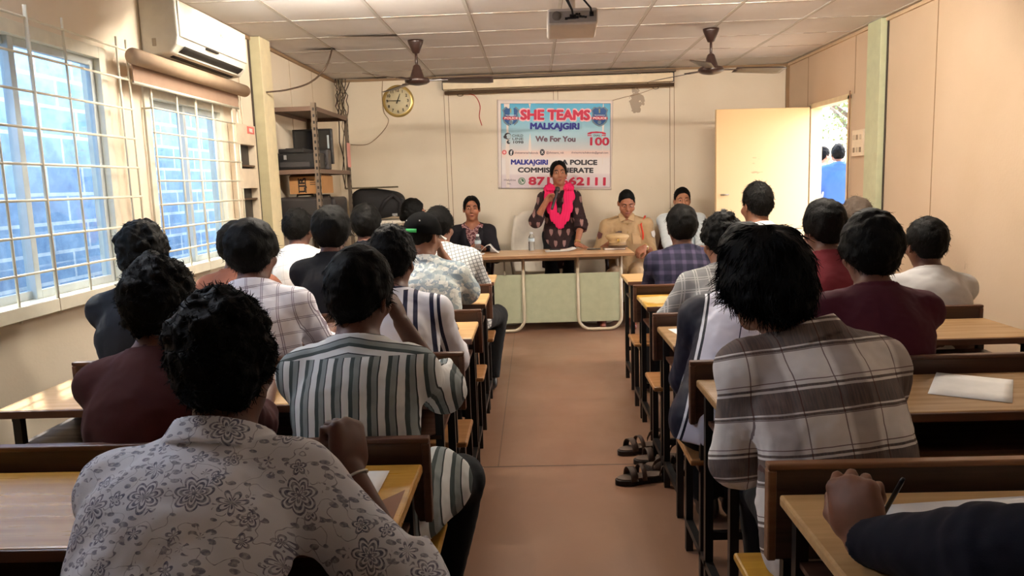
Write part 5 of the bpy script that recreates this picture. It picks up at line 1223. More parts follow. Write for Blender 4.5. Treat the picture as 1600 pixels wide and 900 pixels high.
def p_jersey(m, u, v):
    au = m.math('ABSOLUTE', m.math('ADD', u, .0))
    k = m.ramp(au, [(0, B0), (.058, B1), (.074, B0), (.090, B1), (.106, B0), (.150, B1), (.166, B0), (.178, B1), (.190, B0)], 'CONSTANT')
    k = m.math('MULTIPLY', k, m.math('LESS_THAN', v, .455)); k = m.math('MAXIMUM', k, m.math('MULTIPLY', m.ramp(m.math('MULTIPLY', v, 1.0), [(0, B0), (.462, B1), (.474, B0), (.486, B1), (.500, B0)], 'CONSTANT'), m.math('LESS_THAN', au, .095))); return m.mix(k, srgb(222, 222, 230), srgb(26, 28, 56))
def p_jersey_sleeve_mix(m, u, v): return p_jersey(m, u, v)
def p_jacket(m, u, v):
    c = m.ramp(m.math('ADD', u, .25), [(0, (20, 20, 36)), (.085, (224, 224, 232)), (.092, (20, 20, 36)), (.100, (222, 222, 238)), (.205, (40, 40, 76)), (.210, (222, 222, 238)), (.40, (222, 222, 238))], 'CONSTANT')
    return m.mix(m.math('GREATER_THAN', v, .50), c, srgb(22, 24, 50))
def p_kurti(m, u, v):
    x = m.math('SUBTRACT', fr(m, u, .085, .5), .5); row = m.math('FLOOR', m.math('DIVIDE', v, .105)); x = m.math('SUBTRACT', fr(m, m.math('ADD', u, m.math('MULTIPLY', m.math('MODULO', row, 2.0), .0425)), .085, .5), .5)
    y = m.math('SUBTRACT', fr(m, v, .105), .5); e = m.math('ADD', m.math('POWER', m.math('MULTIPLY', x, 4.2), 2.0), m.math('POWER', m.math('MULTIPLY', m.math('ADD', y, m.math('MULTIPLY', m.math('ABSOLUTE', x), -.8)), 3.0), 2.0))
    k = m.math('MULTIPLY', m.math('LESS_THAN', m.math('ADD', e, m.math('MULTIPLY', m.noise(m.coord('UV'), 90, 2), .8)), 1.15), .9)
    return m.mix(k, srgb(44, 28, 30), m.mix(m.noise(m.coord('UV'), 50, 2), srgb(168, 120, 112), srgb(120, 104, 106)))
def p_print(m, u, v): return m.ramp(m.noise(m.coord('UV'), 45, 3), [(.35, (90, 50, 56)), (.5, (176, 140, 140)), (.6, (120, 70, 76)), (.7, (204, 180, 176))], 'CONSTANT')
FAB = dict(
    floral=cloth('floral_print_cotton', (222, 224, 232), .8, p_floral), stripes=cloth('green_white_striped_cotton', (226, 228, 228), .8, p_stripes), plaid=cloth('brown_plaid_flannel', (220, 210, 206), .9, p_plaid),
    maroon=cloth('maroon_knit', (66, 22, 34), .9), maroon2=cloth('dark_red_cotton', (104, 36, 44), .9), dmaroon=cloth('dark_maroon_cotton', (56, 20, 20), .9),
    check=cloth('white_check_cotton', (226, 222, 226), .8, p_check((226, 222, 226), (96, 76, 92), .052, .045)), bwcheck=cloth('black_white_check_cotton', (206, 208, 208), .8, p_check((208, 210, 210), (70, 76, 80), .022, .22, .75, False)),
    gcheck=cloth('grey_windowpane_cotton', (150, 148, 146), .85, p_check((138, 138, 138), (196, 194, 190), .058, .08)), navy=cloth('navy_plaid_cotton', (34, 34, 54), .85, p_navyplaid), camo=cloth('pale_camouflage_cotton', (190, 198, 200), .8, p_camo),
    jersey=cloth('white_navy_jersey', (222, 222, 230), .7, p_jersey), jacket=cloth('white_navy_track_jacket', (222, 222, 238), .6, p_jacket), black=cloth('black_cotton', (22, 22, 26), .9), brown=cloth('brown_top_cloth', (150, 96, 76), .85),
    white=cloth('white_cotton', (226, 226, 224), .8), palewhite=cloth('white_lined_cotton', (224, 222, 216), .8, p_check((224, 222, 216), (150, 146, 140), .09, .02, .7, False)), paleblue=cloth('pale_print_cotton', (206, 216, 222), .8), kurti=cloth('black_motif_kurta', (44, 28, 30), .85, p_kurti),
    blazer=cloth('black_blazer_wool', (24, 22, 28), .85), prnt=cloth('maroon_print_cloth', (150, 100, 100), .8, p_print), khaki=cloth('khaki_uniform_drill', (176, 148, 112), .85), pink=cloth('crimson_pink_dupatta', (216, 36, 92), .8), blue=cloth('blue_cotton', (60, 92, 152), .85),
    dark=cloth('black_trouser_cloth', (14, 14, 17), .85), navyp=cloth('dark_denim', (34, 38, 52), .85), greyp=cloth('grey_trouser_cloth', (84, 80, 78), .85), darksleeve=cloth('navy_black_sweatshirt', (24, 24, 34), .9), lgrey=cloth('light_grey_shirt', (188, 186, 184), .85))
def skin(name, col):
    m = Mat(name, col, .5, .35); m.set('Subsurface Weight', .06); m.set('Subsurface Radius', (.02, .008, .004)); m.set('Subsurface Scale', .3)
    c = m.mix(m.ramp(m.noise(m.coord(), 30, 3), [(.3, B0), (.7, B1)]), srgb(*[x*.90 for x in col]), srgb(*col)); m.set('Base Color', c); m.bump(m.noise(m.coord(), 260, 2), .05, .001); return m.m
SK = dict(dark=skin('deep_brown_skin', (98, 62, 48)), mid=skin('brown_skin', (132, 88, 66)), fair=skin('light_brown_skin', (178, 126, 98)), warm=skin('warm_brown_skin', (164, 108, 82)))
def hairmat(name, col, rough=.38):
    m = Mat(name, col, rough, .10); m.bump(m.noise(m.mapping(m.coord(), (1, 1, .4)), 170, 3), .4, .005); return m.m
HM = dict(black=hairmat('black_hair', (8, 7, 6), .65), grey=hairmat('greying_hair', (74, 64, 56), .6))
M_eye = simple('eye_white', (214, 204, 196), .25, .5); M_iris = simple('dark_iris', (30, 18, 14), .2, .5); M_brow = simple('dark_brow', (34, 24, 22), .7); M_lip = simple('lip_brown', (140, 74, 66), .5); M_shoe = simple('black_shoe_leather', (26, 24, 24), .35); M_bshoe = simple('brown_shoe_leather', (112, 52, 36), .35)
def blob(name, c, r, R, mat, parent, nu=16, nv=10):
    c = np.array(c); R = np.array(R); b = MB(); b.grid(lambda u, v: c+R@np.array((r[0]*math.cos(2*PI*u)*math.sin(PI*v), r[1]*math.sin(2*PI*u)*math.sin(PI*v), r[2]*math.cos(PI*v))), nu, nv); return b.build(name, mat, parent)

CURLY = dict(top=.032, side=.019, back=.022, amp=.010, freq=44, locks=3600, lock_len=.014, curl=1.3, wisp=.7, r=.0018, front=.066, sidez=.006)
SHORT = dict(top=.024, side=.013, back=.014, amp=.004, freq=50, locks=1500, lock_len=.020, curl=.5, wisp=.45, r=.0018, sidez=.010, nape=-.062)
STRAIGHT = dict(top=.030, side=.020, back=.020, amp=.005, freq=32, locks=2600, lock_len=.024, curl=.28, wisp=.03, r=.0018, front=.056, sidez=-.006, nape=-.078)
SHAGGY = dict(top=.030, side=.030, back=.026, amp=.010, freq=18, locks=4200, lock_len=.040, curl=.28, wisp=.03, r=.0021, front=.040, sidez=-.030, nape=-.090, fall=.020)
def less(st, n, **k): d = dict(st); d['locks'] = n; d.update(k); return d

# ------------------------------------------------------------------ who sits where
PEOPLE = []
def person(key, label, P, shirt, trousers='dark', hair=SHORT, skin='mid', h=.006, sh_kw=None, keep=None, fold=None, group=None, extra=None, hcol='black', face=False, legs=True, shoes='black', tr_kw=None, cuts=None):
    PEOPLE.append(dict(key=key, label=label, P=P, shirt=shirt, trousers=trousers, hair=hair, skin=skin, h=h, sh=sh_kw or {}, keep=keep or {}, fold=fold or {}, group=group, extra=extra, hcol=hcol, face=face, legs=legs, shoes=shoes, cuts=cuts))
HZ = .548
def desk_hands(x, y, dx=.12, dz=.778, dy=.50, spread=None):
    return dict(lw=(x-dx, y+dy, dz), rw=(x+dx, y+dy, dz), lh=dict(fd=(.6, .8, -.05), pn=(0, 0, -1), curl=.25), rh=dict(fd=(-.6, .8, -.05), pn=(0, 0, -1), curl=.25), lpole=(-.22, -.35, -.95), rpole=(.22, -.35, -.95))
def student(key, label, px, py, Yh, hx, hy, shirt, **kw):
    hd = aty(px, py, Yh); pk = desk_hands(hx, hy); pk.update(kw.pop('pose', {})); hz = pk.pop('hipz', HZ)
    person(key, label, dict(hip=(hx, hy, hz), head=hd, **pk), shirt, **kw)
def b_(i): return LF[i]+.165
def c_(i): return RF[i]+.165
# ---- window side, nearest row first
student('floral', 'man with curly black hair in white floral print shirt writing at the yellow desk', 355, 580, 1.36, -.64, .98, 'floral', hair=CURLY, skin='dark', h=.0042,
        pose=dict(rw=aty(548, 738, 1.37), rh=dict(fd=(-.14, .45, .75), pn=(-.80, .35, -.30), curl=(.95, .95, 1.0, 1.0), thumb=.8, spread=.02, sc=1.08), rpole=(.55, -.25, -.75), lw=(-.60, 1.50, .79), lh=dict(fd=(.55, .8, .1), pn=(.3, .3, -.9), curl=(.6, .7, .8, .9), thumb=.8), lpole=(-.8, -.3, -.5), head_rot=(.10, .10, -.06), shw=.160, bulk=1.02, tyaw=.06),
        sh_kw=dict(sleeve='half', loose=1.08, off=.018, sl_loose=.014), keep=dict(r=.070, hgt=.05), fold=dict(amp=.0055))
student('striped', 'man in green and white striped shirt with hand at his cheek, leg in the aisle', 562, 466, 2.06, -.475, b_(1)-.02, 'stripes', hair=less(STRAIGHT, 2200, side=.012, nape=-.070), skin='dark', h=.0045,
        pose=dict(rw=aty(628, 505, 2.20), rh=dict(fd=(-.35, .1, .9), pn=(-.9, .1, 0), curl=(.5, .6, .7, .8), thumb=.6), rpole=(.5, .3, -1), lw=(-.42, 2.33, .79), lh=dict(fd=(.9, .3, 0), pn=(0, 0, -1), curl=.3), head_rot=(-.25, .08, .10), shw=.150,
                  rf=(-.34, 2.16, .09), rknee=(.38, .85, .7)),
        sh_kw=dict(sleeve='half', loose=1.04, off=.015, sl_loose=.012, tail=[((-.40, 1.86, .56), (-.30, 2.05, .565), .125, .10, 1, None, 1)]), keep=dict(r=.064), fold=dict(amp=.0045))
student('curly', 'man with round curly hair in dark maroon shirt beside the striped shirt, partly cut off', 251, 483, 2.04, -1.0, b_(1), 'dmaroon', hair=less(CURLY, 2000, side=.022, top=.034), skin='dark', h=.007, sh_kw=dict(sleeve='half'), keep=dict(crew=True, r=.062))
student('jersey', 'young man in white jersey with navy vertical stripes and striped collar', 614, 410, 2.98, -.53, b_(2), 'jersey', hair=less(SHORT, 1400, side=.018, top=.03), skin='dark', h=.006, pose=dict(head_rot=(-.15, .05, 0), shw=.16, rw=(-.38, 3.30, .78)),
        sh_kw=dict(sleeve='half', loose=1.06, sl_loose=.01), keep=dict(r=.062, hgt=.04))
student('check', 'young man in white shirt with thin dark check lines beside the jersey wearer', 396, 399, 3.0, -1.03, b_(2), 'check', hair=less(STRAIGHT, 1500, side=.03), skin='dark', h=.0065, pose=dict(head_rot=(-.2, .03, 0), shw=.17), sh_kw=dict(sleeve='half', loose=1.06), keep=dict(r=.064))
student('edge', 'person at the window end of the bench behind a brown top, mostly hidden, black hair', 226, 404, 3.0, -1.50, b_(2), 'black', hair=less(CURLY, 600), skin='dark', h=.008, sh_kw=dict(sleeve='half'), keep=dict(crew=True))
student('cap', 'man in black cap with green back strap and pale camouflage shirt', 662, 372, 3.96, -.52, b_(3), 'camo', hair=less(SHORT, 0, top=.008, side=.006, back=.008), skin='mid', h=.006, pose=dict(rw=aty(690, 396, 4.16), rh=dict(fd=(-.3, .1, .95), pn=(-.9, 0, 0), curl=.7, thumb=.7), rpole=(.55, .35, -1), head_rot=(-.45, .12, 0), shw=.16, bulk=1.04),
        sh_kw=dict(sleeve='half', loose=1.08, sl_loose=.014), keep=dict(r=.066), extra='cap')
student('black', 'student with thick black hair in plain black shirt beside the man in cap', 519, 366, 3.94, -1.0, b_(3), 'black', hair=less(STRAIGHT, 1000, side=.028, nape=-.09), skin='dark', h=.0075, sh_kw=dict(sleeve='half', loose=1.1), keep=dict(crew=True))
student('brown', 'student in brown top with dark edge sitting nearest the window grill', 371, 390, 3.9, -1.46, b_(3), 'brown', hair=less(STRAIGHT, 800, side=.022), skin='dark', h=.0075, pose=dict(shw=.15), sh_kw=dict(sleeve='short'), keep=dict(crew=True, r=.07))
student('chk', 'student in black and white checked shirt between the man in cap and the table', 687, 357, 4.86, -.48, b_(4), 'bwcheck', hair=less(SHORT, 900, side=.018), skin='mid', h=.007, pose=dict(head_rot=(-.35, .05, 0), rf=(-.33, b_(4)+.36, .09), rknee=(.35, .9, .8), shw=.18), sh_kw=dict(sleeve='half', loose=1.1), keep=dict(r=.064))
student('mask', 'student with black hair and white mask strap behind the ear, dark shirt', 573, 354, 4.86, -.99, b_(4), 'black', hair=less(STRAIGHT, 700, side=.022), skin='dark', h=.008, sh_kw=dict(sleeve='half'), keep=dict(crew=True), extra='mask')
student('wsh', 'student in white shirt before the black cases of the steel rack', 467, 360, 4.86, -1.45, b_(4), 'palewhite', hair=less(SHORT, 700, side=.02), skin='dark', h=.008, pose=dict(head_rot=(-.2, 0, 0)), sh_kw=dict(sleeve='half'), keep=dict(r=.064))
# ---- door side, nearest row first
student('sleeve', 'person in navy black sleeve writing at the nearest desk, only arm in view', 2060, 560, .92, 1.00, .70, 'darksleeve', hair=less(SHORT, 200), skin='mid', h=.0045,
        pose=dict(lw=aty(1345, 846, 1.26), lh=dict(fd=(0, .50, .87), pn=(.70, .60, -.38), curl=(.72, .85, .95, 1.0), thumb=.55, spread=.05, sc=1.14), lpole=(-.6, -.3, -.4), rw=(1.12, 1.22, .79)), sh_kw=dict(cuff=.012, sl_loose=.010, off=.016), keep=dict(crew=True))
student('plaid', 'man with shaggy black hair in brown and white plaid flannel shirt', 1193, 447, 1.90, .705, c_(0), 'plaid', hair=SHAGGY, skin='mid', h=.0045, pose=dict(lw=(.60, 2.10, .79), lpole=(-.2, -.3, -.9), rw=(.82, 2.14, .79), rpole=(.2, -.3, -.9), head_rot=(.30, .20, .05), shw=.158, bulk=1.0, c7off=(.09, 0, 0), lf=(.66, 2.12, .09)),
        sh_kw=dict(sleeve='long', loose=1.12, off=.020, sl_loose=.010, hem=.1), keep=dict(r=.066, hgt=.05), fold=dict(amp=.006), cuts='long')
student('jacket', 'student bent over the desk in white and navy track jacket, face hidden', 1163, 410, 2.88, .66, c_(1), 'jacket', hair=less(STRAIGHT, 900), skin='mid', h=.006, pose=dict(lw=(.66, 3.05, .79), lpole=(-.25, -.3, -.9), head_rot=(.1, .35, 0), shw=.165, lf=(.68, 3.02, .09)), sh_kw=dict(loose=1.15, off=.020, sl_loose=.014), keep=dict(r=.062, crew=True, hgt=.05), fold=dict(amp=.006))
student('maroon', 'broad man in deep maroon pullover with thick black hair, second row on the door side', 1358, 398, 2.76, 1.18, c_(1), 'maroon', hair=less(STRAIGHT, 1600, side=.03, top=.04), skin='dark', h=.006, pose=dict(head_rot=(.1, .05, 0), shw=.165, bulk=1.06), sh_kw=dict(loose=1.05), keep=dict(crew=True, r=.066))
student('gcheck', 'student with tousled hair in grey windowpane check shirt leaning on the worn desk', 1127, 380, 3.72, .90, c_(2), 'gcheck', hair=less(CURLY, 1100, top=.03), skin='mid', h=.0065, pose=dict(lw=(.80, 4.00, .79), lpole=(-.5, .1, -.8), head_rot=(.15, .15, 0), shw=.162), sh_kw=dict(loose=1.08, sl_loose=.012), keep=dict(r=.064))
student('red', 'student in faded red shirt with hand at chin in front of the maroon pullover', 1287, 360, 3.68, 1.34, c_(2), 'maroon2', hair=less(STRAIGHT, 1100, side=.024), skin='dark', h=.0065, pose=dict(lw=aty(1262, 388, 3.86), lh=dict(fd=(.3, .2, .9), pn=(.8, .3, 0), curl=.8), lpole=(-.5, .5, -1), head_rot=(.2, .1, 0), shw=.16), sh_kw=dict(), keep=dict(crew=True))
student('third', 'person in light grey shirt at the wall end of the bench beside the red shirt', 1446, 385, 3.68, 1.80, c_(2), 'lgrey', hair=less(SHORT, 500), skin='dark', h=.0075, sh_kw=dict(sleeve='half'), keep=dict(r=.064))
student('navy', 'man in dark navy plaid shirt at the front desk before the seated man', 1065, 358, 4.62, .87, c_(3), 'navy', hair=less(STRAIGHT, 900, side=.018), skin='dark', h=.0065, pose=dict(shw=.165, bulk=1.05), sh_kw=dict(loose=1.06), keep=dict(r=.064))
student('wtall', 'taller young man in white shirt sitting against the cream door, short fade haircut', 1182, 323, 4.62, 1.43, c_(3), 'white', hair=less(SHORT, 1400, side=.010, top=.030), skin='mid', h=.0065, pose=dict(head_rot=(.30, .05, 0), shw=.165), sh_kw=dict(sleeve='half', loose=1.06), keep=dict(r=.062))
student('greyh', 'person with brownish grey hair beside the doorway, shirt hidden', 1336, 344, 4.75, 1.94, c_(3), 'greyp', hair=less(SHORT, 700, side=.018), skin='mid', h=.008, hcol='grey', sh_kw=dict(sleeve='half'), keep=dict(crew=True))
# ---- front of the hall
hd = aty(648, 336, 6.6)
person('side', 'woman in dark clothes seated sideways behind the man in cap, hair tied back', dict(hip=(hd[0]-.08, 6.6, .50), head=hd, yaw=-PI/2*.8, shw=.14, lw=(hd[0]+.25, 6.75, .58), rw=(hd[0]+.25, 6.5, .58)), 'black', hair=less(SHORT, 200, front=.100, temple=.08, sidez=-.03, nape=-.08, bun=((0, -.105, -.01), (.035, .03, .04))), skin='warm', h=.0065, sh_kw=dict(sleeve='half', off=.013), keep=dict(crew=True), face=True)
hd = aty(737, 327, 7.52)
person('blazer', 'woman in black blazer over a maroon printed top sitting at the table', dict(hip=(-.63, 7.64, .50), head=hd, yaw=PI, head_rot=(.10, .02, 0), shw=.160, lw=(-.52, 7.36, .78), rw=(-.76, 7.38, .74), arm=.265, fore=.23, neck=.158, nfwd=.045), 'blazer', hair=dict(top=.012, side=.010, back=.012, front=.104, temple=.085, sidez=-.030, nape=-.08, amp=.002, freq=40, part=.004, bun=((0, -.108, -.02), (.036, .03, .04))), skin='warm', h=.005, sh_kw=dict(off=.017, loose=1.04), keep=dict(collar=False, vneck=.22, r=.066), face=True, extra='blazer')
hd = aty(873, 272, 7.56)
person('speaker', 'woman standing and speaking into a microphone, black printed kurta and pink dupatta', dict(hip=(.245, 7.66, .86), head=hd, yaw=PI, head_rot=(.06, .0, .03), shw=.150, rw=aty(855, 312, 7.40), rh=dict(fd=(.80, -.05, .35), pn=(.1, -.85, -.3), curl=(.95, 1.0, 1.0, 1.0), thumb=.6, sc=.88), rpole=(-.55, .1, -1), lw=(.405, 7.40, .785), lh=dict(fd=(.75, -.5, -.25), pn=(0, 0, -1), curl=.12, spread=.25, thumb=.1, sc=.88), lpole=(.6, .5, -.3), arm=.27, fore=.24, stand=True, bulk=.90, neck=.165, nfwd=.03), 'kurti', trousers='dark',
       hair=dict(top=.012, side=.012, back=.014, front=.104, temple=.090, sidez=-.034, nape=-.09, amp=.002, freq=40, part=.006, bun=((.01, -.105, -.04), (.036, .03, .05))), skin='warm', h=.0045, sh_kw=dict(sleeve='half', off=.016, sl_loose=.006, tail=[((.245, 7.66, .86), (.245, 7.66, .52), .150, .185, .95, (1, 0, 0), 1)]), keep=dict(collar=False, r=.070), face=True, extra='speaker', cuts='kurti')
hd = aty(979, 318, 7.44)
person('officer', 'officer in khaki uniform with red shoulder cord looking down at the table', dict(hip=(.93, 7.62, .50), head=hd, yaw=PI, head_rot=(.0, .42, 0), shw=.190, rw=(.72, 7.38, .785), rh=dict(fd=(.8, -.4, 0), pn=(0, 0, -1), curl=.35), lw=(1.05, 7.33, .745), lh=dict(fd=(-.75, -.2, -.5), pn=(0, .5, -.8), curl=.5), bulk=1.12, lf=(.90, 7.18, .09), rf=(.62, 7.25, .09), rpole=(-.35, .5, -.9), lpole=(.35, .5, -.9), neck=.15, nfwd=.09, fat=.4), 'khaki', trousers='khaki',
       hair=dict(top=.012, side=.006, back=.008, front=.098, temple=.03, sidez=.016, nape=-.05, amp=.002, freq=60, locks=700, lock_len=.010, curl=.4, wisp=.5, r=.0014), skin='warm', h=.005, sh_kw=dict(sleeve='half', off=.016, loose=1.06, sl_loose=.008), keep=dict(r=.066, hgt=.036), fold=dict(amp=.008), face=True, extra='officer', shoes='brown')
hd = aty(1066, 314, 7.68)
person('man', 'seated man in pale shirt by the wall, half hidden behind the navy plaid shirt', dict(hip=(1.48, 7.74, .50), head=hd, yaw=PI, head_rot=(-.05, .05, 0), shw=.180, lw=(1.60, 7.35, .56), rw=(1.36, 7.35, .56), bulk=1.05), 'paleblue', hair=dict(top=.016, side=.008, back=.010, front=.096, temple=.03, sidez=.014, nape=-.05, amp=.002, freq=60, locks=500, lock_len=.012, curl=.4, wisp=.4, r=.0015), skin='fair', h=.006, sh_kw=dict(sleeve='half', loose=1.05), keep=dict(r=.066, hgt=.036), face=True)
hd = aty(1286, 245, 10.6)
person('outa', 'man in white shirt standing outside the doorway in bright light', dict(hip=(hd[0]-.02, 10.6, .80), head=hd, yaw=-1.1, stand=True, shw=.165), 'white', hair=less(SHORT, 300), skin='fair', h=.008, sh_kw=dict(sleeve='half', loose=1.05), keep=dict(r=.064), face=True)
hd = aty(1309, 242, 10.2)
person('outb', 'man in blue shirt seen from behind outside the doorway', dict(hip=(hd[0]-.02, 10.2, .80), head=hd, yaw=-.15, stand=True, shw=.175), 'blue', hair=less(SHORT, 300), skin='mid', h=.008, sh_kw=dict(sleeve='half', loose=1.1), keep=dict(r=.064))

# ------------------------------------------------------------------ build them
def shape(i):
    S = PEOPLE[i]; g = pose(**S['P']); S['g'] = g; h = S['h']; out = {}
    out['body'] = surface(body_prims(g), h, smooth=1 if h > .005 else 0, uv=False)
    kp = dict(S['keep']); fd = dict(S['fold']); n_ = folds(i+1, **fd)
    z = np.array((0, 0, 1.))
    if S['cuts'] == 'long': cuts = [(g.hip+np.array((0, 0, -.065)), -z)]
    elif S['cuts'] == 'kurti': cuts = [(np.array((0, 0, .54)), -z)]
    else: cuts = [(g.hip+np.array((0, 0, -.05)), -z)]
    comp = [(g.waist, .10, g.sp, 90, .003)]
    for k in 'LR': comp.append((g.el[k], .07, nrm(g.wr[k]-g.sh[k]), 150, .0035))
    n_ = folds(i+1, comp=comp, **fd)
    out['shirt'] = surface(shirt_prims(g, **S['sh']), h if h < .006 else h*1.0, cuts=cuts, noise=n_, keepfn=shirt_keep(g, **kp), smooth=1)
    if S['trousers']: out['trousers'] = surface(trouser_prims(g), max(h, .007), noise=folds(i+30, amp=.004), smooth=1)
    hs = S['hair']; out['hair'] = hair_parts(g, hs, .0042 if h < .0065 else .006, i+1)
    if S['extra'] == 'speaker':
        c, sp, f, r = g.c7, g.sp, g.tf, g.tr; A = lambda a, b_, d: c+r*a+f*b_+sp*d
        pr = []
        for s in (-1, 1):
            chain = [A(s*.095, -.12, -.26), A(s*.095, -.085, -.05), A(s*.090, -.02, .035), A(s*.088, .055, .02), A(s*.092, .105, -.06), A(s*.082, .138, -.16), A(s*.050, .160, -.26), A(s*.012, .168, -.335)]
            ws = (.048, .054, .056, .054, .051, .046, .040, .030)
            for i_, (a, b_) in enumerate(zip(chain[:-1], chain[1:])): pr.append(Cone(a, b_, ws[i_], ws[i_+1], r, .26, .010))
        out['dupatta'] = surface(pr, .004, noise=lambda p: np.sin(((p-c)@r)*230+5*vnoise(p*7))*.0010+vnoise(p*16)*.002, smooth=1, uv=True)
    if S['extra'] == 'cap':
        R = g.HR; T = lambda x, y, q: g.head+R@np.array((x, y, q)); dn = R@np.array((0, 0, -1.))
        out['cap'] = surface([Ell(T(0, -.012, .036), (.094, .112, .100), R, .02)], .004, cuts=[(T(0, 0, .018), dn)], noise=lambda p: vnoise(p*20)*.002, smooth=1, uv=False)
    return out
with ThreadPoolExecutor(4) as ex: GEO = list(ex.map(shape, range(len(PEOPLE))))
for S, G in zip(PEOPLE, GEO):
    g = S['g']; org = np.array((g.hip[0], g.hip[1], 0.)) if S['key'] not in ('outa', 'outb') else np.array((g.hip[0], g.hip[1], -.1))
    V, Q, _ = G['body']; skm = SK[S['skin']]
    body = mesh_from('person', V, Q, skm, None, org); tag(body, S['label'], 'person', S['group'])
    V, Q, U = G['shirt']; sh_o = mesh_from({'kurti': 'kurta', 'blazer': 'blazer', 'jacket': 'track_jacket', 'jersey': 'jersey'}.get(S['shirt'], 'shirt'), V, Q, FAB[S['shirt']], body, org, U)
    if 'trousers' in G: V, Q, U = G['trousers']; mesh_from('trousers', V, Q, FAB[S['trousers']], body, org, U)
    V, Q = G['hair']; hair_o = mesh_from('hair', V, Q, HM[S['hcol']], body, org)
    R = g.HR; T = lambda x, y, z: g.head+R@np.array((x, y, z))
    for k in 'LR':
        V, Q, _ = surface(shoe(g, k), .007, uv=False); mesh_from('shoe', V, Q, M_bshoe if S['shoes'] == 'brown' else M_shoe, body, org)
    if S['face']:
        for s in (-1, 1):
            e = blob('eye', T(s*.031, .0840, .014), (.0120, .0105, .0046), R, M_eye, body); blob('iris', T(s*.031, .0915, .014), (.0060, .0036, .0047), R, M_iris, e)
            b = MB(); b.tube([T(s*.014, .094, .033), T(s*.030, .0925, .039), T(s*.047, .080, .034)], [.0028, .0036, .002], 8); b.build('eyebrow', M_brow, body)
        blob('lips', T(0, .0895, -.0535), (.022, .0125, .0052), R, M_lip, body); blob('lips', T(0, .087, -.0635), (.018, .0125, .006), R, M_lip, body)
    X = S['extra']
    if X == 'cap':
        M_cap = simple('black_cap_cloth', (9, 9, 10), .95, .08); V, Q, _ = G['cap']; co_ = mesh_from('cap', V, Q, M_cap, body, org)
        b = MB(); b.grid(lambda u, v: T((.075+.0*v)*math.sin((u-.5)*2.2)*(1+.12*v), .085*math.cos((u-.5)*2.2)+.012+.075*v*math.cos((u-.5)*1.9), .022-.012*v-.02*(u-.5)**2*4*v), 16, 6); b.build('peak', simple('pale_cap_peak', (206, 204, 198), .7), co_, solid=.003)
        b = MB(); b.grid(lambda u, v: T(.0955*math.sin((u-.5)*.75), -.0125-.1135*math.cos((u-.5)*.75), .024+.018*v), 12, 2); b.build('green_strap', simple('green_strap', (60, 186, 96), .6), co_, solid=.002)
        blob('button', T(0, -.012, .137), (.008, .008, .004), R, M_cap, co_)
        for a in (-.5, .5): blob('stud', T(.083*math.sin(a), -.012-.099*math.cos(a), .085), (.004, .004, .004), R, simple('pale_stud', (220, 218, 210), .4), co_)
    if X == 'mask':
        for s in (-1, 1):
            b = MB(); b.tube([T(s*.062, .07, -.03), T(s*.085, .02, .0), T(s*.096, -.02, .018), T(s*.099, -.034, .0), T(s*.092, -.026, -.035), T(s*.078, .02, -.06), T(s*.05, .07, -.07)], .0030, 8); b.build('mask_strap', simple('white_strap', (226, 224, 220), .7), body)
        b = MB(); b.grid(lambda u, v: T(.078*math.sin((u-.5)*2.3), .035+.082*math.cos((u-.5)*2.3), -.018-.075*v), 14, 6); b.build('face_mask', simple('white_strap', (226, 224, 220)), body, solid=.002)
    if X == 'blazer':
        V, Q, U = surface(shirt_prims(g, off=.008, arms=False), .006, keepfn=shirt_keep(g, collar=False, r=.060), cuts=[(g.hip, np.array((0, 0, -1.)))]); mesh_from('printed_top', V, Q, FAB['prnt'], body, org, U)
        c, sp, f, r = g.c7, g.sp, g.tf, g.tr; A = lambda a, b_, d: c+r*a+f*b_+sp*d
        for s in (-1, 1):
            b = MB(); L_ = [(A(s*.060, .03, .012), A(s*.085, .02, .0)), (A(s*.062, .075, -.05), A(s*.11, .085, -.07)), (A(s*.050, .118, -.14), A(s*.105, .125, -.15)), (A(s*.026, .145, -.25), A(s*.05, .15, -.25))]
            b.add([p+f*.016 for q in L_ for p in q], [(0, 1, 3, 2), (2, 3, 5, 4), (4, 5, 7, 6)], 0, True); b.build('lapel', FAB['blazer'], sh_o, solid=.006)
    if X == 'speaker':
        V, Q, U = G['dupatta']; mesh_from('dupatta', V, Q, FAB['pink'], body, org, U)
        b = MB(); w = g.wr['L']; ax = nrm(g.wr['L']-g.el['L']); s1 = nrm(np.cross(ax, (0, 1., 0))); s2 = np.cross(ax, s1)
        for q in (.02, .032): b.tube([w-ax*q+.029*(s1*math.cos(t*PI/8)+s2*math.sin(t*PI/8)) for t in range(17)], .003, 6)
        b.build('bangles', M_gold, body)
    if X == 'officer':
        c, sp, f, r = g.c7, g.sp, g.tf, g.tr; A = lambda a, b_, d: c+r*a+f*b_+sp*d
        def surf_pt(o, d):  # march to the shirt surface
            PR = shirt_prims(g, **S['sh']); p = np.array(o, float); d = nrm(d)
            for _ in range(60):
                q = min(float(P.dist(p[None])[0]) for P in PR); p = p+d*max(q*.8, .0005)
                if q < .002: break
            return p-d*.016
        fr_ = -f
        cord = [surf_pt(g.sh['L']+sp*.12-r*.02*-1*0, -sp)+sp*.01]
        for t in np.linspace(0, 1, 9): cord.append(surf_pt(A(-.135+.02*t*0-.015*math.sin(t*3), .4, -.06-.20*t), fr_))
        b = MB(); b.tube(cord, .009, 8); b.build('shoulder_cord', simple('red_cord', (214, 66, 44), .7), sh_o)
        b = MB(); b.tube([q+r*.022 for q in cord[1:7]], .005, 8); b.build('shoulder_cord', simple('pale_cord', (220, 150, 110), .7), sh_o)
        for s in (-1, 1):
            b = MB(); b.add([A(s*.006, .106, .000), A(s*.052, .080, .060), A(s*.078, .066, .048), A(s*.064, .124, -.024)], [(0, 1, 2, 3)]); b.build('collar', FAB['khaki'], sh_o, solid=.006)
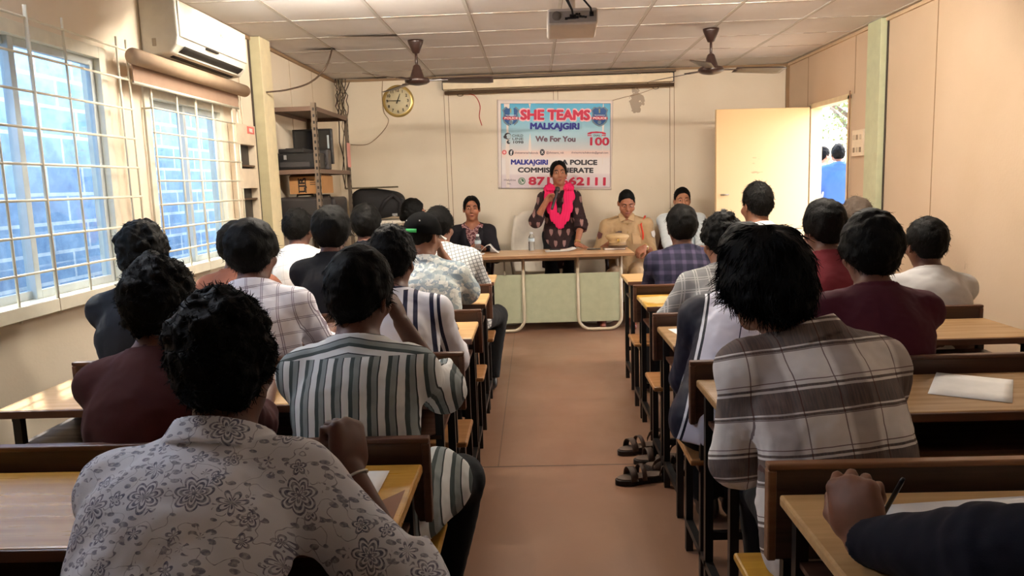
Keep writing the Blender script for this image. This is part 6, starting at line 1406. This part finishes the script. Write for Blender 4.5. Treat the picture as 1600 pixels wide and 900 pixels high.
        def plate(name, a, d, w, hgt, mat):
            q = [surf_pt(A(a+x*w, .4, d+y*hgt), fr_) for x, y in ((-1, -1), (1, -1), (1, 1), (-1, 1))]; b = MB(); b.add(q, [(0, 1, 2, 3)]); b.build(name, mat, sh_o, solid=.004)
        plate('name_plate', .085, -.125, .030, .008, simple('brown_name_plate', (70, 40, 34), .4))
        for a in (.085, -.085): plate('pocket_flap', a, -.155, .045, .012, simple('khaki_flap', (186, 152, 110), .8)); plate('pocket', a, -.21, .043, .042, simple('khaki_pocket', (198, 164, 122), .8))
        for s, nm in ((1, simple('maroon_patch', (96, 60, 56), .7)), (-1, simple('white_crest_patch', (214, 208, 200), .7))):
            e_ = g.sh['R' if s > 0 else 'L']; l_ = g.el['R' if s > 0 else 'L']; ax = nrm(l_-e_); ctr = e_+ax*.10; n0 = nrm(r*s*.7+f*.7); n0 = nrm(n0-ax*(n0@ax)); sd_ = np.cross(ax, n0); ctr = ctr+n0*.068
            b = MB(); b.add([ctr+sd_*x+ax*y for x, y in ((-.028, -.034), (.028, -.034), (.028, .01), (0, .036), (-.028, .01))], [(0, 1, 2, 3, 4)]); b.build('shoulder_patch', nm, sh_o, solid=.005)
        for s in (-1, 1):
            p0, p1 = g.c7+r*s*.085+f*.02+sp*.03, g.sh['R' if s > 0 else 'L']+sp*.064; b = MB(); b.add([p0+f*.025, p1+f*.025, p1-f*.025, p0-f*.025], [(0, 1, 2, 3)]); b.build('epaulette', simple('khaki_flap', (186, 152, 110)), sh_o, solid=.008)
        b = MB()
        for q in (-.05, -.13, -.21, -.29): p = surf_pt(A(0, .4, q), fr_); b.lathe(p, [(.001, -.004), (.006, -.003), (.006, .003), (.001, .004)], 10, 'y')
        b.build('buttons', simple('brass_badge', (190, 160, 90)), sh_o)
        w = g.wr['L']; ax = nrm(g.wr['L']-g.el['L']); b = MB(); s1 = nrm(np.cross(ax, (0, 1., 0))); s2 = np.cross(ax, s1); b.tube([w-ax*.02+.030*(s1*math.cos(t*PI/8)+s2*math.sin(t*PI/8)) for t in range(17)], .006, 8); wt = b.build('wristwatch', M_gold, body)
        blob('watch_face', w-ax*.02+nrm(np.array((.4, -.8, .3)))*.031, (.014, .014, .007), np.eye(3), simple('watch_dial', (230, 224, 206), .3), wt)
    if S['key'] == 'floral':
        w = g.wr['R']; ax = nrm(g.wr['R']-g.el['R']); s1 = nrm(np.cross(ax, (0, 0, 1.))); s2 = np.cross(ax, s1); b = MB(); b.tube([w-ax*.012+.0285*(s1*math.cos(t*PI/8)+s2*math.sin(t*PI/8)) for t in range(17)], .0028, 6); b.build('bracelet', simple('silver_bracelet', (200, 196, 188), .3, .5, .6), body)
# held things
SPK = next(S for S in PEOPLE if S['key'] == 'speaker')['g']
mp = SPK.wr['R']+nrm(np.array((.80, -.05, .35)))*.085+np.array((.0, -.030, -.012)); md = nrm(SPK.head+SPK.HR@np.array((0, .13, -.055))-mp)
mic = empty('microphone', mp-md*.11, 'black microphone held up to the mouth of the standing speaker', 'microphone')
b = MB(); b.tube([mp-md*.13, mp-md*.125, mp-md*.03, mp+md*.045, mp+md*.06], [.010, .0125, .0135, .016, .017], 16); b.build('handle', simple('black_microphone', (28, 24, 24), .4), mic)
b = MB(); c0 = mp+md*.06; prs = [(.017, 0), (.0225, .006), (.0245, .02), (.023, .036), (.015, .047), (.004, .051)]; b.tube([c0+md*z for _, z in prs], [r for r, _ in prs], 18); b.build('grille', simple('dark_mesh', (62, 56, 54), .45, .5, .5), mic)
FLO = next(S for S in PEOPLE if S['key'] == 'floral')['g']; w = FLO.wr['L']+nrm(np.array((.55, .8, .1)))*.09
pen(w+np.array((.02, .045, -.040)), w+np.array((-.005, -.03, .075)), 'black pen in the far hand of the man in floral shirt')
SLV = next(S for S in PEOPLE if S['key'] == 'sleeve')['g']; w = SLV.wr['L']+np.array((.055, .072, .03))
pen(w+np.array((.010, .045, -.085)), w+np.array((.020, -.055, .075)), 'dark pen in the hand with the navy black sleeve', (24, 24, 30))
